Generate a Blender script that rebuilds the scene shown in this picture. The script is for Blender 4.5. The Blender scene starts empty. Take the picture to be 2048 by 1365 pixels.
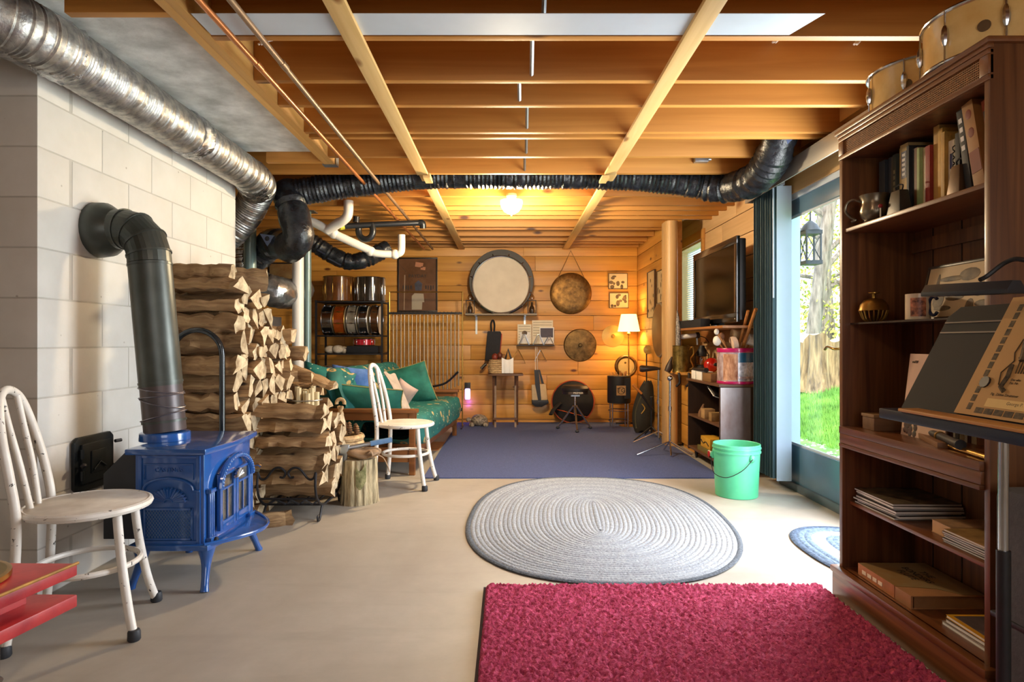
import bpy, bmesh, math, random
from mathutils import Vector, Matrix, Euler
random.seed(7)
PI = math.pi
sc = bpy.context.scene
C = sc.collection
# ------------------------------------------------------------------ camera
F, CX, CY, EYE = 1255.0, 1016.0, 684.0, 1.042
cam = bpy.data.objects.new('camera', bpy.data.cameras.new('camera'))
C.objects.link(cam); sc.camera = cam
cam.location = (0, 0, EYE); cam.rotation_euler = (PI / 2, 0, 0)
cam.data.sensor_width = 36.0; cam.data.lens = F / 2048 * 36
cam.data.shift_x = (1024 - CX) / 2048; cam.data.shift_y = (CY - 682.5) / 2048
cam.data.clip_start = 0.05; cam.data.clip_end = 200
# ------------------------------------------------------------------ world, sun, door daylight, added rear fill
w = bpy.data.worlds.new('sky'); sc.world = w; w.use_nodes = True
bg = w.node_tree.nodes['Background']; bg.inputs[0].default_value = (0.86, 0.93, 1.0, 1); bg.inputs[1].default_value = 3.2
def lamp(name, kind, loc, energy, col, rot=(0, 0, 0), size=None, size_y=None, radius=None, angle=None):
    d = bpy.data.lights.new(name, kind); o = bpy.data.objects.new(name, d); C.objects.link(o)
    o.location = loc; o.rotation_euler = rot; d.energy = energy; d.color = col
    if size: d.shape = 'RECTANGLE'; d.size = size; d.size_y = size_y or size
    if radius is not None: d.shadow_soft_size = radius
    if angle is not None: d.angle = angle
    return o
lamp('sun', 'SUN', (8, 10, 12), 4.0, (1, 0.93, 0.8), Euler((math.radians(38), math.radians(-14), 0)), angle=0.01)
lamp('patio_door_daylight', 'AREA', (1.955, 3.17, 1.12), 66, (0.97, 0.98, 1.0), (0, PI / 2, 0), 1.9, 0.95)
lamp('added_rear_fill', 'AREA', (0.75, -1.9, 1.45), 20, (0.97, 0.98, 1.0), (PI / 2, 0, 0), 2.6, 1.3)  # fill light added behind the viewer; the rear wall has no window
sc.view_settings.view_transform = 'Standard'; sc.view_settings.look = 'None'
sc.view_settings.gamma = 1; sc.view_settings.use_curve_mapping = False
sc.view_settings.exposure = 0.72
# ------------------------------------------------------------------ helpers
def at(u, v, d): return Vector(((u - CX) * d / F, d, EYE - (v - CY) * d / F))
def S(h):
    h = h.lstrip('#'); r = []
    for i in (0, 2, 4):
        c = int(h[i:i + 2], 16) / 255
        r.append(c / 12.92 if c <= 0.04045 else ((c + 0.055) / 1.055) ** 2.4)
    return (*r, 1)
MATS = {}
def nodes_of(name):
    m = bpy.data.materials.new(name); m.use_nodes = True; nt = m.node_tree
    return m, nt, nt.nodes['Principled BSDF']
def L(nt, a, b): nt.links.new(a, b)
def coords(nt, scale, rnd=True, gen=False):
    tc = nt.nodes.new('ShaderNodeTexCoord'); mp = nt.nodes.new('ShaderNodeMapping')
    mp.inputs['Scale'].default_value = scale
    src = tc.outputs['Generated' if gen else 'Object']
    if rnd:
        oi = nt.nodes.new('ShaderNodeObjectInfo'); ma = nt.nodes.new('ShaderNodeMath'); ma.operation = 'MULTIPLY'
        ma.inputs[1].default_value = 37.0; L(nt, oi.outputs['Random'], ma.inputs[0])
        va = nt.nodes.new('ShaderNodeVectorMath'); va.operation = 'ADD'
        L(nt, src, va.inputs[0]); L(nt, ma.outputs[0], va.inputs[1]); src = va.outputs[0]
    L(nt, src, mp.inputs['Vector']); return mp.outputs[0]
def noise(nt, vec, scale=1.0, detail=6, rough=0.6, dist=0.0):
    n = nt.nodes.new('ShaderNodeTexNoise'); n.inputs['Scale'].default_value = scale
    n.inputs['Detail'].default_value = detail; n.inputs['Roughness'].default_value = rough
    n.inputs['Distortion'].default_value = dist; L(nt, vec, n.inputs['Vector']); return n.outputs['Fac']
def ramp(nt, fac, stops, interp='LINEAR'):
    r = nt.nodes.new('ShaderNodeValToRGB'); e = r.color_ramp.elements; r.color_ramp.interpolation = interp
    while len(e) < len(stops): e.new(0.5)
    for i, (p, c) in enumerate(stops): e[i].position = p; e[i].color = c
    L(nt, fac, r.inputs[0]); return r.outputs[0]
def mixc(nt, fac, a, b, mode='MIX'):
    m = nt.nodes.new('ShaderNodeMix'); m.data_type = 'RGBA'; m.blend_type = mode
    for sock, val in ((m.inputs['Factor'], fac), (m.inputs['A'] if 0 else m.inputs[6], a), (m.inputs[7], b)):
        if hasattr(val, 'is_linked') or isinstance(val, bpy.types.NodeSocket): L(nt, val, sock)
        else: sock.default_value = val
    return m.outputs[2]
def bump(nt, bs, h, strength=0.3, dist=0.01):
    b = nt.nodes.new('ShaderNodeBump'); b.inputs['Strength'].default_value = strength; b.inputs['Distance'].default_value = dist
    L(nt, h, b.inputs['Height']); L(nt, b.outputs[0], bs.inputs['Normal'])
def scl(c, k): return (min(1, c[0] * k), min(1, c[1] * k), min(1, c[2] * k), 1)
def P(name, col, rough=0.55, metal=0.0, var=0.16, sc_=7.0, bmp=0.0, stretch=(1, 1, 1), col2=None, coat=0.0, rnd=0.0, emit=None, es=1.0, alpha=None):
    """general procedural surface: two tones mixed by noise, optional relief"""
    if name in MATS: return MATS[name]
    m, nt, bs = nodes_of(name); c = S(col)
    a = scl(c, 1 - var); b = S(col2) if col2 else scl(c, 1 + var)
    v = coords(nt, tuple(sc_ * s for s in stretch))
    n = noise(nt, v); cc = ramp(nt, n, [(0.32, a), (0.68, b)])
    if rnd:
        oi = nt.nodes.new('ShaderNodeObjectInfo'); mr = nt.nodes.new('ShaderNodeMapRange')
        mr.inputs[3].default_value = 1 - rnd; mr.inputs[4].default_value = 1 + rnd; L(nt, oi.outputs['Random'], mr.inputs[0])
        hs = nt.nodes.new('ShaderNodeHueSaturation'); L(nt, mr.outputs[0], hs.inputs['Value']); L(nt, cc, hs.inputs['Color']); cc = hs.outputs[0]
    L(nt, cc, bs.inputs['Base Color']); bs.inputs['Roughness'].default_value = rough; bs.inputs['Metallic'].default_value = metal
    bs.inputs['Coat Weight'].default_value = coat; bs.inputs['Coat Roughness'].default_value = 0.12
    if bmp: bump(nt, bs, n, bmp)
    if emit: bs.inputs['Emission Color'].default_value = S(emit); bs.inputs['Emission Strength'].default_value = es
    MATS[name] = m; return m
def W(name, c1, c2, axis=0, rough=0.5, knots=None, fine=26.0, along=0.9, rnd=0.12, bmp=0.12, coat=0.0, kscale=2.2):
    """timber: grain stretched along an axis, optional knots"""
    if name in MATS: return MATS[name]
    m, nt, bs = nodes_of(name); s = [fine, fine, fine]; s[axis] = along
    v = coords(nt, tuple(s)); n = noise(nt, v, 1.0, 5, 0.55, 0.6)
    s2 = [fine * .22] * 3; s2[axis] = along * .5
    n2 = noise(nt, coords(nt, tuple(s2)), 1.0, 3, 0.5, 0.8)
    cc = mixc(nt, n2, ramp(nt, n, [(0.3, S(c1)), (0.7, S(c2))]), ramp(nt, n, [(0.3, scl(S(c1), .78)), (0.7, S(c1))]))
    if knots:
        k = [kscale * 2.4] * 3; k[axis] = kscale
        vo = nt.nodes.new('ShaderNodeTexVoronoi'); vo.inputs['Scale'].default_value = 1.0; vo.inputs['Randomness'].default_value = 1.0
        L(nt, coords(nt, tuple(k)), vo.inputs['Vector'])
        kf = ramp(nt, vo.outputs['Distance'], [(0.06, (1, 1, 1, 1)), (0.13, (0, 0, 0, 1))])
        cc = mixc(nt, kf, cc, S(knots))
    oi = nt.nodes.new('ShaderNodeObjectInfo'); mr = nt.nodes.new('ShaderNodeMapRange')
    mr.inputs[3].default_value = 1 - rnd; mr.inputs[4].default_value = 1 + rnd; L(nt, oi.outputs['Random'], mr.inputs[0])
    hs = nt.nodes.new('ShaderNodeHueSaturation'); L(nt, mr.outputs[0], hs.inputs['Value']); L(nt, cc, hs.inputs['Color'])
    L(nt, hs.outputs[0], bs.inputs['Base Color']); bs.inputs['Roughness'].default_value = rough
    bs.inputs['Coat Weight'].default_value = coat; bs.inputs['Coat Roughness'].default_value = 0.15
    if bmp: bump(nt, bs, n, bmp, 0.004)
    MATS[name] = m; return m
def GLASS(name, tint='#ffffff', gloss=0.05, rough=0.02):
    if name in MATS: return MATS[name]
    m = bpy.data.materials.new(name); m.use_nodes = True; nt = m.node_tree; nt.nodes.clear()
    o = nt.nodes.new('ShaderNodeOutputMaterial'); t = nt.nodes.new('ShaderNodeBsdfTransparent'); g = nt.nodes.new('ShaderNodeBsdfGlossy')
    t.inputs[0].default_value = S(tint); g.inputs['Roughness'].default_value = rough
    mx = nt.nodes.new('ShaderNodeMixShader'); mx.inputs[0].default_value = gloss
    L(nt, t.outputs[0], mx.inputs[1]); L(nt, g.outputs[0], mx.inputs[2]); L(nt, mx.outputs[0], o.inputs[0])
    MATS[name] = m; return m

class MB:
    """collects shapes, links them as ONE mesh object"""
    def __init__(self): self.v = []; self.f = []; self.mi = []; self.m = 0; self.X = None
    def _add(self, vs, fs):
        o = len(self.v); X = self.X
        self.v += [tuple(X @ Vector(p)) if X is not None else tuple(p) for p in vs]
        self.f += [tuple(i + o for i in f) for f in fs]; self.mi += [self.m] * len(fs); return self
    def box(self, x0, x1, y0, y1, z0, z1):
        return self._add([(x0, y0, z0), (x1, y0, z0), (x1, y1, z0), (x0, y1, z0), (x0, y0, z1), (x1, y0, z1), (x1, y1, z1), (x0, y1, z1)],
                         [(0, 3, 2, 1), (4, 5, 6, 7), (0, 1, 5, 4), (1, 2, 6, 5), (2, 3, 7, 6), (3, 0, 4, 7)])
    def obox(self, c, s, rot=(0, 0, 0)):
        M = Matrix.Translation(c) @ Euler(rot).to_matrix().to_4x4(); h = [k / 2 for k in s]
        vs = [M @ Vector((a * h[0], b * h[1], e * h[2])) for e in (-1, 1) for (a, b) in ((-1, -1), (1, -1), (1, 1), (-1, 1))]
        return self._add(vs, [(0, 3, 2, 1), (4, 5, 6, 7), (0, 1, 5, 4), (1, 2, 6, 5), (2, 3, 7, 6), (3, 0, 4, 7)])
    def tube(self, pts, r, n=10, closed=False, caps=True, flat=1.0):
        pts = [Vector(p) for p in pts]; k = len(pts); rs = list(r) if isinstance(r, (list, tuple)) else [r] * k
        vs = []; fs = []; up = None
        for i, p in enumerate(pts):
            a = pts[(i - 1) % k] if (closed or i > 0) else p; b = pts[(i + 1) % k] if (closed or i < k - 1) else p
            t = (b - a); t = t.normalized() if t.length > 1e-9 else Vector((0, 0, 1))
            if up is None: up = Vector((0, 0, 1)) if abs(t.z) < 0.9 else Vector((0, 1, 0))
            s = t.cross(up)
            if s.length < 1e-6: s = t.cross(Vector((1, 0, 0)))
            s.normalize(); up = s.cross(t).normalized()
            for j in range(n):
                q = 2 * PI * j / n; vs.append(p + (s * math.cos(q) + up * math.sin(q) * flat) * rs[i])
        for i in range(k if closed else k - 1):
            i2 = (i + 1) % k
            for j in range(n): fs.append((i * n + j, i * n + (j + 1) % n, i2 * n + (j + 1) % n, i2 * n + j))
        if caps and not closed: fs.append(tuple(range(n - 1, -1, -1))); fs.append(tuple((k - 1) * n + j for j in range(n)))
        return self._add(vs, fs)
    def lathe(self, prof, c=(0, 0, 0), n=28, axis='z', caps=True):
        vs = []; fs = []; c = Vector(c)
        for (r, z) in prof:
            for j in range(n):
                q = 2 * PI * j / n; a, b = r * math.cos(q), r * math.sin(q)
                p = (a, b, z) if axis == 'z' else ((z, a, b) if axis == 'x' else (b, z, a)); vs.append(c + Vector(p))
        for i in range(len(prof) - 1):
            for j in range(n): fs.append((i * n + j, i * n + (j + 1) % n, (i + 1) * n + (j + 1) % n, (i + 1) * n + j))
        if caps:
            if prof[0][0] > 1e-5: fs.append(tuple(range(n - 1, -1, -1)))
            if prof[-1][0] > 1e-5: fs.append(tuple((len(prof) - 1) * n + j for j in range(n)))
        return self._add(vs, fs)
    def prism(self, poly, a, b, plane='xy'):
        """polygon in a plane, extruded from a to b along the third axis"""
        def q(p, t): return (p[0], p[1], t) if plane == 'xy' else ((p[0], t, p[1]) if plane == 'xz' else (t, p[0], p[1]))
        n = len(poly); vs = [q(p, a) for p in poly] + [q(p, b) for p in poly]
        return self._add(vs, [tuple(range(n - 1, -1, -1)), tuple(range(n, 2 * n))] + [(i, (i + 1) % n, n + (i + 1) % n, n + i) for i in range(n)])
    def ball(self, c, r, n=14, m=8):
        rx, ry, rz = r if isinstance(r, (tuple, list)) else (r, r, r); c = Vector(c); vs = [c + Vector((0, 0, -rz))]
        for i in range(1, m):
            t = -PI / 2 + PI * i / m
            for j in range(n): vs.append(c + Vector((rx * math.cos(t) * math.cos(2 * PI * j / n), ry * math.cos(t) * math.sin(2 * PI * j / n), rz * math.sin(t))))
        vs.append(c + Vector((0, 0, rz))); fs = []
        for j in range(n): fs.append((0, 1 + (j + 1) % n, 1 + j)); fs.append((len(vs) - 1, 1 + (m - 2) * n + j, 1 + (m - 2) * n + (j + 1) % n))
        for i in range(m - 2):
            for j in range(n): fs.append((1 + i * n + j, 1 + i * n + (j + 1) % n, 1 + (i + 1) * n + (j + 1) % n, 1 + (i + 1) * n + j))
        return self._add(vs, fs)
    def surf(self, fn, nu, nv, cu=False, cv=False):
        vs = [fn(i / (nu if cu else nu - 1), j / (nv if cv else nv - 1)) for i in range(nu) for j in range(nv)]; fs = []
        for i in range(nu if cu else nu - 1):
            for j in range(nv if cv else nv - 1):
                i2, j2 = (i + 1) % nu, (j + 1) % nv; fs.append((i * nv + j, i2 * nv + j, i2 * nv + j2, i * nv + j2))
        return self._add(vs, fs)
    def mesh(self, name, off, bevel, smooth, ang, jit=0.0):
        me = bpy.data.meshes.new(name); off = Vector(off)
        me.from_pydata([Vector(p) - off for p in self.v], [], self.f)
        for p, k in zip(me.polygons, self.mi): p.material_index = k
        bm = bmesh.new(); bm.from_mesh(me); bmesh.ops.recalc_face_normals(bm, faces=bm.faces)
        if bevel:
            es = [e for e in bm.edges if len(e.link_faces) == 2 and e.calc_face_angle(0) > 0.5]
            bmesh.ops.bevel(bm, geom=es, offset=bevel, segments=2, affect='EDGES', profile=0.6, clamp_overlap=True)
        bm.to_mesh(me); bm.free()
        if smooth: me.shade_smooth(); me.set_sharp_from_angle(angle=math.radians(ang))
        return me
    def build(self, name, mat, parent=None, bevel=0.0, smooth=True, ang=38, off=None):
        if off is None: off = OFF.get(parent.name, (0, 0, 0)) if parent else (0, 0, 0)
        me = self.mesh(name, off, bevel, smooth, ang)
        for mm in (mat if isinstance(mat, (list, tuple)) else [mat]): me.materials.append(mm)
        o = bpy.data.objects.new(name, me); C.objects.link(o)
        if parent: o.parent = parent
        OFF[o.name] = Vector(off); return o
    def solo(self, name, mat, label, cat, group=None, bevel=0.0, smooth=True, ang=38, kind=None, loc=None):
        if loc is None:
            xs, ys, zs = zip(*self.v); loc = ((min(xs) + max(xs)) / 2, (min(ys) + max(ys)) / 2, min(zs))
        o = self.build(name, mat, None, bevel, smooth, ang, off=loc); o.location = loc
        return tag(o, label, cat, group, kind)
OFF = {}
ORD = ['first', 'second', 'third', 'fourth', 'fifth', 'sixth', 'seventh', 'eighth', 'ninth', 'tenth', 'eleventh', 'twelfth', 'thirteenth', 'fourteenth', 'fifteenth']
def tag(o, label=None, cat=None, group=None, kind=None):
    if label: o['label'] = label
    if cat: o['category'] = cat
    if group: o['group'] = group
    if kind: o['kind'] = kind
    return o
def thing(name, label, cat, loc=(0, 0, 0), rz=0.0, group=None, kind=None, local=False):
    """an Empty at the thing's base; local=False: parts are given in world coordinates"""
    o = bpy.data.objects.new(name, None); C.objects.link(o); o.empty_display_size = 0.1
    o.location = loc; o.rotation_euler = (0, 0, rz); OFF[o.name] = Vector((0, 0, 0)) if local else Vector(loc)
    return tag(o, label, cat, group, kind)
def copy_tree(o, parent=None):
    c = o.copy(); C.objects.link(c); c.parent = parent; OFF[c.name] = OFF.get(o.name, Vector((0, 0, 0)))
    for ch in list(o.children): copy_tree(ch, c)
    return c
def text(s, size, loc, rot, mat, parent, name='lettering', ext=0.0006, align='CENTER'):
    d = bpy.data.curves.new(name, 'FONT'); d.body = s; d.size = size; d.extrude = ext; d.align_x = align; d.align_y = 'CENTER'
    d.resolution_u = 2; t_ = bpy.data.objects.new(name, d); C.objects.link(t_)
    me = bpy.data.meshes.new_from_object(t_.evaluated_get(bpy.context.evaluated_depsgraph_get())); me.name = name
    bpy.data.objects.remove(t_); me.materials.clear(); me.materials.append(mat); o = bpy.data.objects.new(name, me); C.objects.link(o)
    o.parent = parent; o.location = Vector(loc) - OFF.get(parent.name, Vector((0, 0, 0))); o.rotation_euler = rot; return o
def ring(c, r, n, axis='z', a0=0, a1=2 * PI, ry=None):
    c = Vector(c); out = []; ry = r if ry is None else ry
    for i in range(n + (0 if abs(a1 - a0 - 2 * PI) < 1e-6 else 1)):
        q = a0 + (a1 - a0) * i / n; a, b = r * math.cos(q), ry * math.sin(q)
        out.append(c + Vector((a, b, 0) if axis == 'z' else ((0, a, b) if axis == 'x' else (a, 0, b))))
    return out
def smooth_path(pts, n=8):
    pts = [Vector(p) for p in pts]; out = []
    for i in range(len(pts) - 1):
        p0 = pts[max(i - 1, 0)]; p1 = pts[i]; p2 = pts[i + 1]; p3 = pts[min(i + 2, len(pts) - 1)]
        for k in range(n):
            t = k / n
            out.append(0.5 * ((2 * p1) + (p2 - p0) * t + (2 * p0 - 5 * p1 + 4 * p2 - p3) * t * t + (3 * p1 - p0 - 3 * p2 + p3) * t ** 3))
    out.append(pts[-1]); return out
# ================================================================== materials shared
black = P('black_paint', '#1c1c1e', 0.45, 0, .25, 20)
chrome = P('chrome_metal', '#c9c9cc', 0.18, 1.0, .06, 9)
steel = P('galvanised_steel', '#a9b0b6', 0.38, 0.9, .14, 14)
brass = P('aged_brass', '#a8823e', 0.32, 0.9, .25, 16)
iron = P('wrought_iron', '#26262a', 0.5, 0.4, .25, 22)
white_paint = P('white_gloss_paint', '#e2dfd8', 0.35, 0, .05, 8)
rubber = P('black_rubber', '#2a2d33', 0.6, 0, .2, 12)
paper = P('cream_paper', '#e6d9bd', 0.8, 0, .06, 12)
white_paper = P('white_paper', '#e9e6e0', 0.8, 0, .04, 12)
ink = P('printing_ink', '#2a2622', 0.8, 0, .1, 9)
# ================================================================== floor
def concrete_floor():
    m, nt, bs = nodes_of('polished_concrete')
    v = coords(nt, (1, 1, 1), rnd=False)
    n1 = noise(nt, v, 0.9, 8, 0.62, 0.5); n2 = noise(nt, v, 7.0, 8, 0.65, 0.2)
    sv = nt.nodes.new('ShaderNodeMapping'); sv.inputs['Scale'].default_value = (1.2, 9, 1); sv.inputs['Rotation'].default_value = (0, 0, .5); L(nt, v, sv.inputs[0])
    n3 = noise(nt, sv.outputs[0], 1.0, 5, 0.6, 0.4)
    c = ramp(nt, n1, [(0.3, S('#968e83')), (0.5, S('#a8a196')), (0.72, S('#b5afa5'))])
    c = mixc(nt, ramp(nt, n2, [(0.35, (.0, .0, .0, 1)), (0.75, (.45, .45, .45, 1))]), c, S('#958d82'))
    c = mixc(nt, ramp(nt, n3, [(0.55, (0, 0, 0, 1)), (0.8, (.3, .3, .3, 1))]), c, S('#867c70'))
    vo = nt.nodes.new('ShaderNodeTexVoronoi'); vo.inputs['Scale'].default_value = 2.3; L(nt, v, vo.inputs['Vector'])
    c = mixc(nt, ramp(nt, vo.outputs['Distance'], [(0.012, (.8, .8, .8, 1)), (0.022, (0, 0, 0, 1))]), c, S('#dcd6ca'))
    L(nt, c, bs.inputs['Base Color']); bs.inputs['Roughness'].default_value = 0.48; bump(nt, bs, n2, 0.06, 0.01); return m
MB().box(-3.8, 2.03, -2.2, 8.2, -0.12, 0).solo('floor', concrete_floor(), 'smooth stained grey concrete slab floor', 'floor', kind='structure')
# ================================================================== knotty pine back wall, plank by plank
pine = W('knotty_pine_gold', '#c98a36', '#e0a950', 0, 0.42, '#5a2c10', rnd=.13, kscale=2.4)
pine_y = W('knotty_pine_side', '#cb8c38', '#e0aa54', 1, 0.42, '#5a2c10', rnd=.10, kscale=2.4)
pine_pale = W('whitewashed_pine', '#cfa777', '#dcbb90', 1, 0.5, '#8a5a34', rnd=.07, kscale=1.0)
rows = [2.142 - 0.1907 * k for k in range(-1, 12)]
wb = thing('wall_back', 'knotty pine plank wall at the far end of the room', 'wall', (0, 8.07, 0), kind='structure')
MB().box(-3.8, 2.2, 8.095, 8.2, 0, 2.5).build('backing', pine, wb)
splits = {1: [-2.9, -1.42, .35], 2: [-2.2, -1.02, 1.4], 3: [-1.98, -1.02, .9], 4: [-2.6, .2], 5: [-1.4, 1.1], 6: [-2.1, .42], 7: [-3, -.48], 8: [-1.8, .9], 9: [-2.4, .5], 10: [-.7, .42], 11: [-1.6, .8], 12: [-2.2, .1]}
def planks(parent, z0, z1, xs, mat, mk):
    for a, b in zip(xs[:-1], xs[1:]): mk(a + .0012, b - .0012, z0 + .0028, z1 - .0028).build('plank', mat, parent, bevel=0.003)
for k in range(len(rows) - 1):
    z1, z0 = rows[k], max(rows[k + 1], 0.005)
    planks(wb, z0, z1, [-3.78] + splits.get(k, [0.2]) + [1.664], pine, lambda a, b, c, d: MB().box(a, b, 8.07, 8.094, c, d))
# ------------------------------------------------------------------ far part of the right wall, in front of a post
wr2 = thing('wall_right_far', 'pine plank partition right of the wall gongs', 'wall', (1.72, 7.2, 0), kind='structure')
MB().box(1.69, 1.77, 6.38, 8.094, 0, 2.44).build('backing', pine_y, wr2)
for k in range(len(rows) - 1):
    z1, z0 = rows[k], max(rows[k + 1], 0.005)
    planks(wr2, z0, z1, [6.38, 6.9 + .25 * (k % 3), 8.068] if k % 2 else [6.38, 8.068], pine_y, lambda a, b, c, d: MB().box(1.665, 1.689, a, b, c, d))
postm = W('turned_pine_post', '#c99f68', '#dab887', 2, 0.42, '#6b3d1c', along=.8, rnd=.02, kscale=1.2)
tp = thing('trim_1', 'rounded pine post beside the window casing', 'post', (1.63, 6.32, 0), kind='structure')
MB().lathe([(.062, 0), (.062, 2.245)], (1.632, 6.27, 0), 28).build('post', postm, tp)
MB().box(1.567, 1.6, 6.24, 6.40, 0, 2.245).build('board', postm, tp, bevel=.004)
MB().box(1.60, 1.70, 6.31, 6.40, 0, 2.245).build('board', postm, tp, bevel=.004)
# ------------------------------------------------------------------ right wall with window opening
WY0, WY1, WZ0, WZ1 = 6.45, 7.36, 1.20, 2.10
wr = thing('wall_right', 'pale plank wall behind the television', 'wall', (2.0, 6.2, 0), kind='structure')
def cut(y0, y1, z0, z1):
    out = []
    if z1 <= WZ0 or z0 >= WZ1 or y1 <= WY0 or y0 >= WY1: return [(y0, y1, z0, z1)]
    if y0 < WY0: out.append((y0, WY0, z0, z1))
    if y1 > WY1: out.append((WY1, y1, z0, z1))
    m0, m1 = max(y0, WY0), min(y1, WY1)
    if z1 > WZ1: out.append((m0, m1, WZ1, z1))
    if z0 < WZ0: out.append((m0, m1, z0, WZ0))
    return out
for (a, b, c, d) in cut(4.66, 8.09, 0, 2.44): MB().box(2.025, 2.14, a, b, c, d).build('backing', pine_pale, wr)
for k in range(len(rows) - 1):
    z1, z0 = rows[k], max(rows[k + 1], 0.005); ys = [4.66, 5.5 + .37 * (k % 3), 8.068]
    for a, b in zip(ys[:-1], ys[1:]):
        for (p, q, r, s) in cut(a, b, z0, z1): MB().box(2.0, 2.024, p + .0015, q - .0015, r + .003, s - .003).build('plank', pine_pale, wr, bevel=.003)
# knee wall with its ledge left of the low bookcase
kw = thing('wall_right_low', 'low pine knee wall under the ledge', 'wall', (1.85, 6.05, 0), kind='structure')
MB().box(1.745, 1.99, 5.77, 6.23, 0, .735).build('backing', pine_y, kw)
for k in range(8, 12):
    z1, z0 = min(rows[k], .735), max(rows[k + 1], .004); MB().box(1.722, 1.744, 5.77, 6.23, z0 + .003, z1 - .003).build('plank', pine_y, kw, bevel=.003)
MB().box(1.585, 1.99, 5.76, 6.23, .735, .757).solo('trim_2', pine_y, 'pine ledge board carrying the lantern and tankard', 'ledge', bevel=.003, kind='structure')
# plain enclosing walls
plaster = P('painted_wall', '#c9bda9', 0.8, 0, .06, 4)
MB().box(2.02, 2.15, -2.2, 2.62, 0, 2.44).solo('wall_right_near', plaster, 'plain wall behind the tall bookcase', 'wall', kind='structure')
MB().box(-3.8, 2.15, -2.32, -2.2, 0, 2.5).solo('wall_front', plaster, 'plain wall behind the viewer', 'wall', kind='structure')
MB().box(-3.9, -3.8, -2.3, 8.2, 0, 2.5).solo('wall_left_far', plaster, 'plain wall far left behind the chimney', 'wall', kind='structure')
# window: jamb boards, casing, pane and blind
casing = W('amber_casing', '#c08443', '#d39a58', 1, .45, '#6b3d1c', rnd=.05)
jambm = W('pale_jamb', '#d9b98c', '#e6cda6', 2, .5, rnd=.03)
wn = thing('window_1', 'small window with white blind behind the television', 'window', (2.05, 6.9, 1.2), kind='structure')
MB().box(2.0, 2.135, WY1 - .02, WY1, WZ0, WZ1).build('jamb', jambm, wn); MB().box(2.0, 2.135, WY0, WY0 + .02, WZ0, WZ1).build('jamb', jambm, wn)
MB().box(2.0, 2.135, WY0, WY1, WZ1 - .02, WZ1).build('head_jamb', jambm, wn); MB().box(1.985, 2.135, WY0, WY1, WZ0, WZ0 + .02).build('sill', jambm, wn)
MB().box(1.98, 1.999, WY0 - .09, WY1 + .03, WZ1, WZ1 + .095).build('casing', casing, wn, bevel=.002); MB().box(1.981, 1.998, WY0 - .085, WY0, WZ0, WZ1).build('casing', casing, wn, bevel=.002)
MB().box(2.128, 2.134, WY0 + .02, WY1 - .02, WZ0 + .02, WZ1 - .02).build('pane', GLASS('window_glass'), wn)
blindm = P('white_blind', '#dfe6f2', .5, 0, .03, 4)
for i in range(34):
    z = WZ0 + .03 + i * .0252; MB().obox((2.10, (WY0 + WY1) / 2, z), (.022, WY1 - WY0 - .045, .0016), (0, .5, 0)).build('slat', blindm, wn)
# ================================================================== chimney of painted blocks
def block_paint():
    m, nt, bs = nodes_of('white_block_paint'); v = coords(nt, (1, 1, 1))
    n = noise(nt, v, 38, 5, .7); n2 = noise(nt, v, 3.1, 5, .6)
    c = ramp(nt, n2, [(0.3, S('#cbc7bf')), (0.7, S('#d8d5cf'))])
    vo = nt.nodes.new('ShaderNodeTexVoronoi'); vo.inputs['Scale'].default_value = 9; L(nt, v, vo.inputs['Vector'])
    c = mixc(nt, ramp(nt, vo.outputs['Distance'], [(0.03, (.7, .7, .7, 1)), (0.06, (0, 0, 0, 1))]), c, S('#8d8478'))
    L(nt, c, bs.inputs['Base Color']); bs.inputs['Roughness'].default_value = .62; bump(nt, bs, n, .22, .004); return m
bp = block_paint(); mortar = P('painted_mortar', '#b9b5ad', .75, 0, .08, 14, .2)
CHX, CY0, CY1 = -1.889, 2.52, 4.36
ch = thing('wall_left', 'white painted concrete block chimney behind the stove', 'chimney', (-2.6, 3.4, 0), kind='structure')
MB().box(-3.79, CHX - .005, CY0 + .005, CY1 - .005, 0, 2.30).build('mortar', mortar, ch)
def block(x0, x1, y0, y1, k): MB().box(x0 + .0028, x1 - .0028, y0 + .0028, y1 - .0028, k * .2032 + .0028, (k + 1) * .2032 - .0028).build('block', bp, ch, bevel=.0035)
for k in range(11):
    ys = [2.52, 2.9264, 3.3328, 3.7392, 4.1456, 4.36] if k % 2 else [2.7232, 3.1296, 3.536, 3.9424, 4.36]
    for a, b in zip(ys[:-1], ys[1:]): block(CHX - .19, CHX, a, b, k)
    xs = [CHX - .193, CHX - .6, CHX - 1.006, CHX - 1.413, CHX - 1.82] if k % 2 else [CHX, CHX - .4064, CHX - .8128, CHX - 1.219, CHX - 1.626, CHX - 1.82]
    for a, b in zip(xs[:-1], xs[1:]): block(b, a, CY0, CY0 + .19, k)
# ================================================================== ceiling: subfloor, joists, trimmer, battens
joistm = W('joist_fir', '#b4772f', '#d0974b', 0, .55, '#4a2309', fine=18, along=.7, rnd=.12, kscale=1.9)
joist_y = W('trimmer_fir', '#c8944c', '#d9ac68', 1, .55, '#6a3b15', fine=18, along=.7, rnd=.05)
batm = W('spruce_batten', '#d6ac68', '#e5c68d', 1, .6, '#8a5a28', along=1.2, rnd=.04)
ce = thing('ceiling', 'open ceiling of bare timber joists', 'ceiling', (0, 3, 2.245), kind='structure')
MB().box(-3.8, 2.15, -2.3, 8.2, 2.48, 2.52).build('subfloor', W('subfloor_planks', '#8a5522', '#a36a30', 1, .7, rnd=.02), ce)
JZ = 2.245
def joist(y, x0, x1): MB().box(x0, x1, y, y + .038, JZ, 2.479).build('joist', joistm, ce, bevel=.002)
for y in (-1.8, -1.4, -1.0, -.6, -.2, .2, .6, 1.02, 1.44, 1.86): joist(y, -3.79, 2.0)
joist(2.06, -1.169, 2.0)
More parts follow.
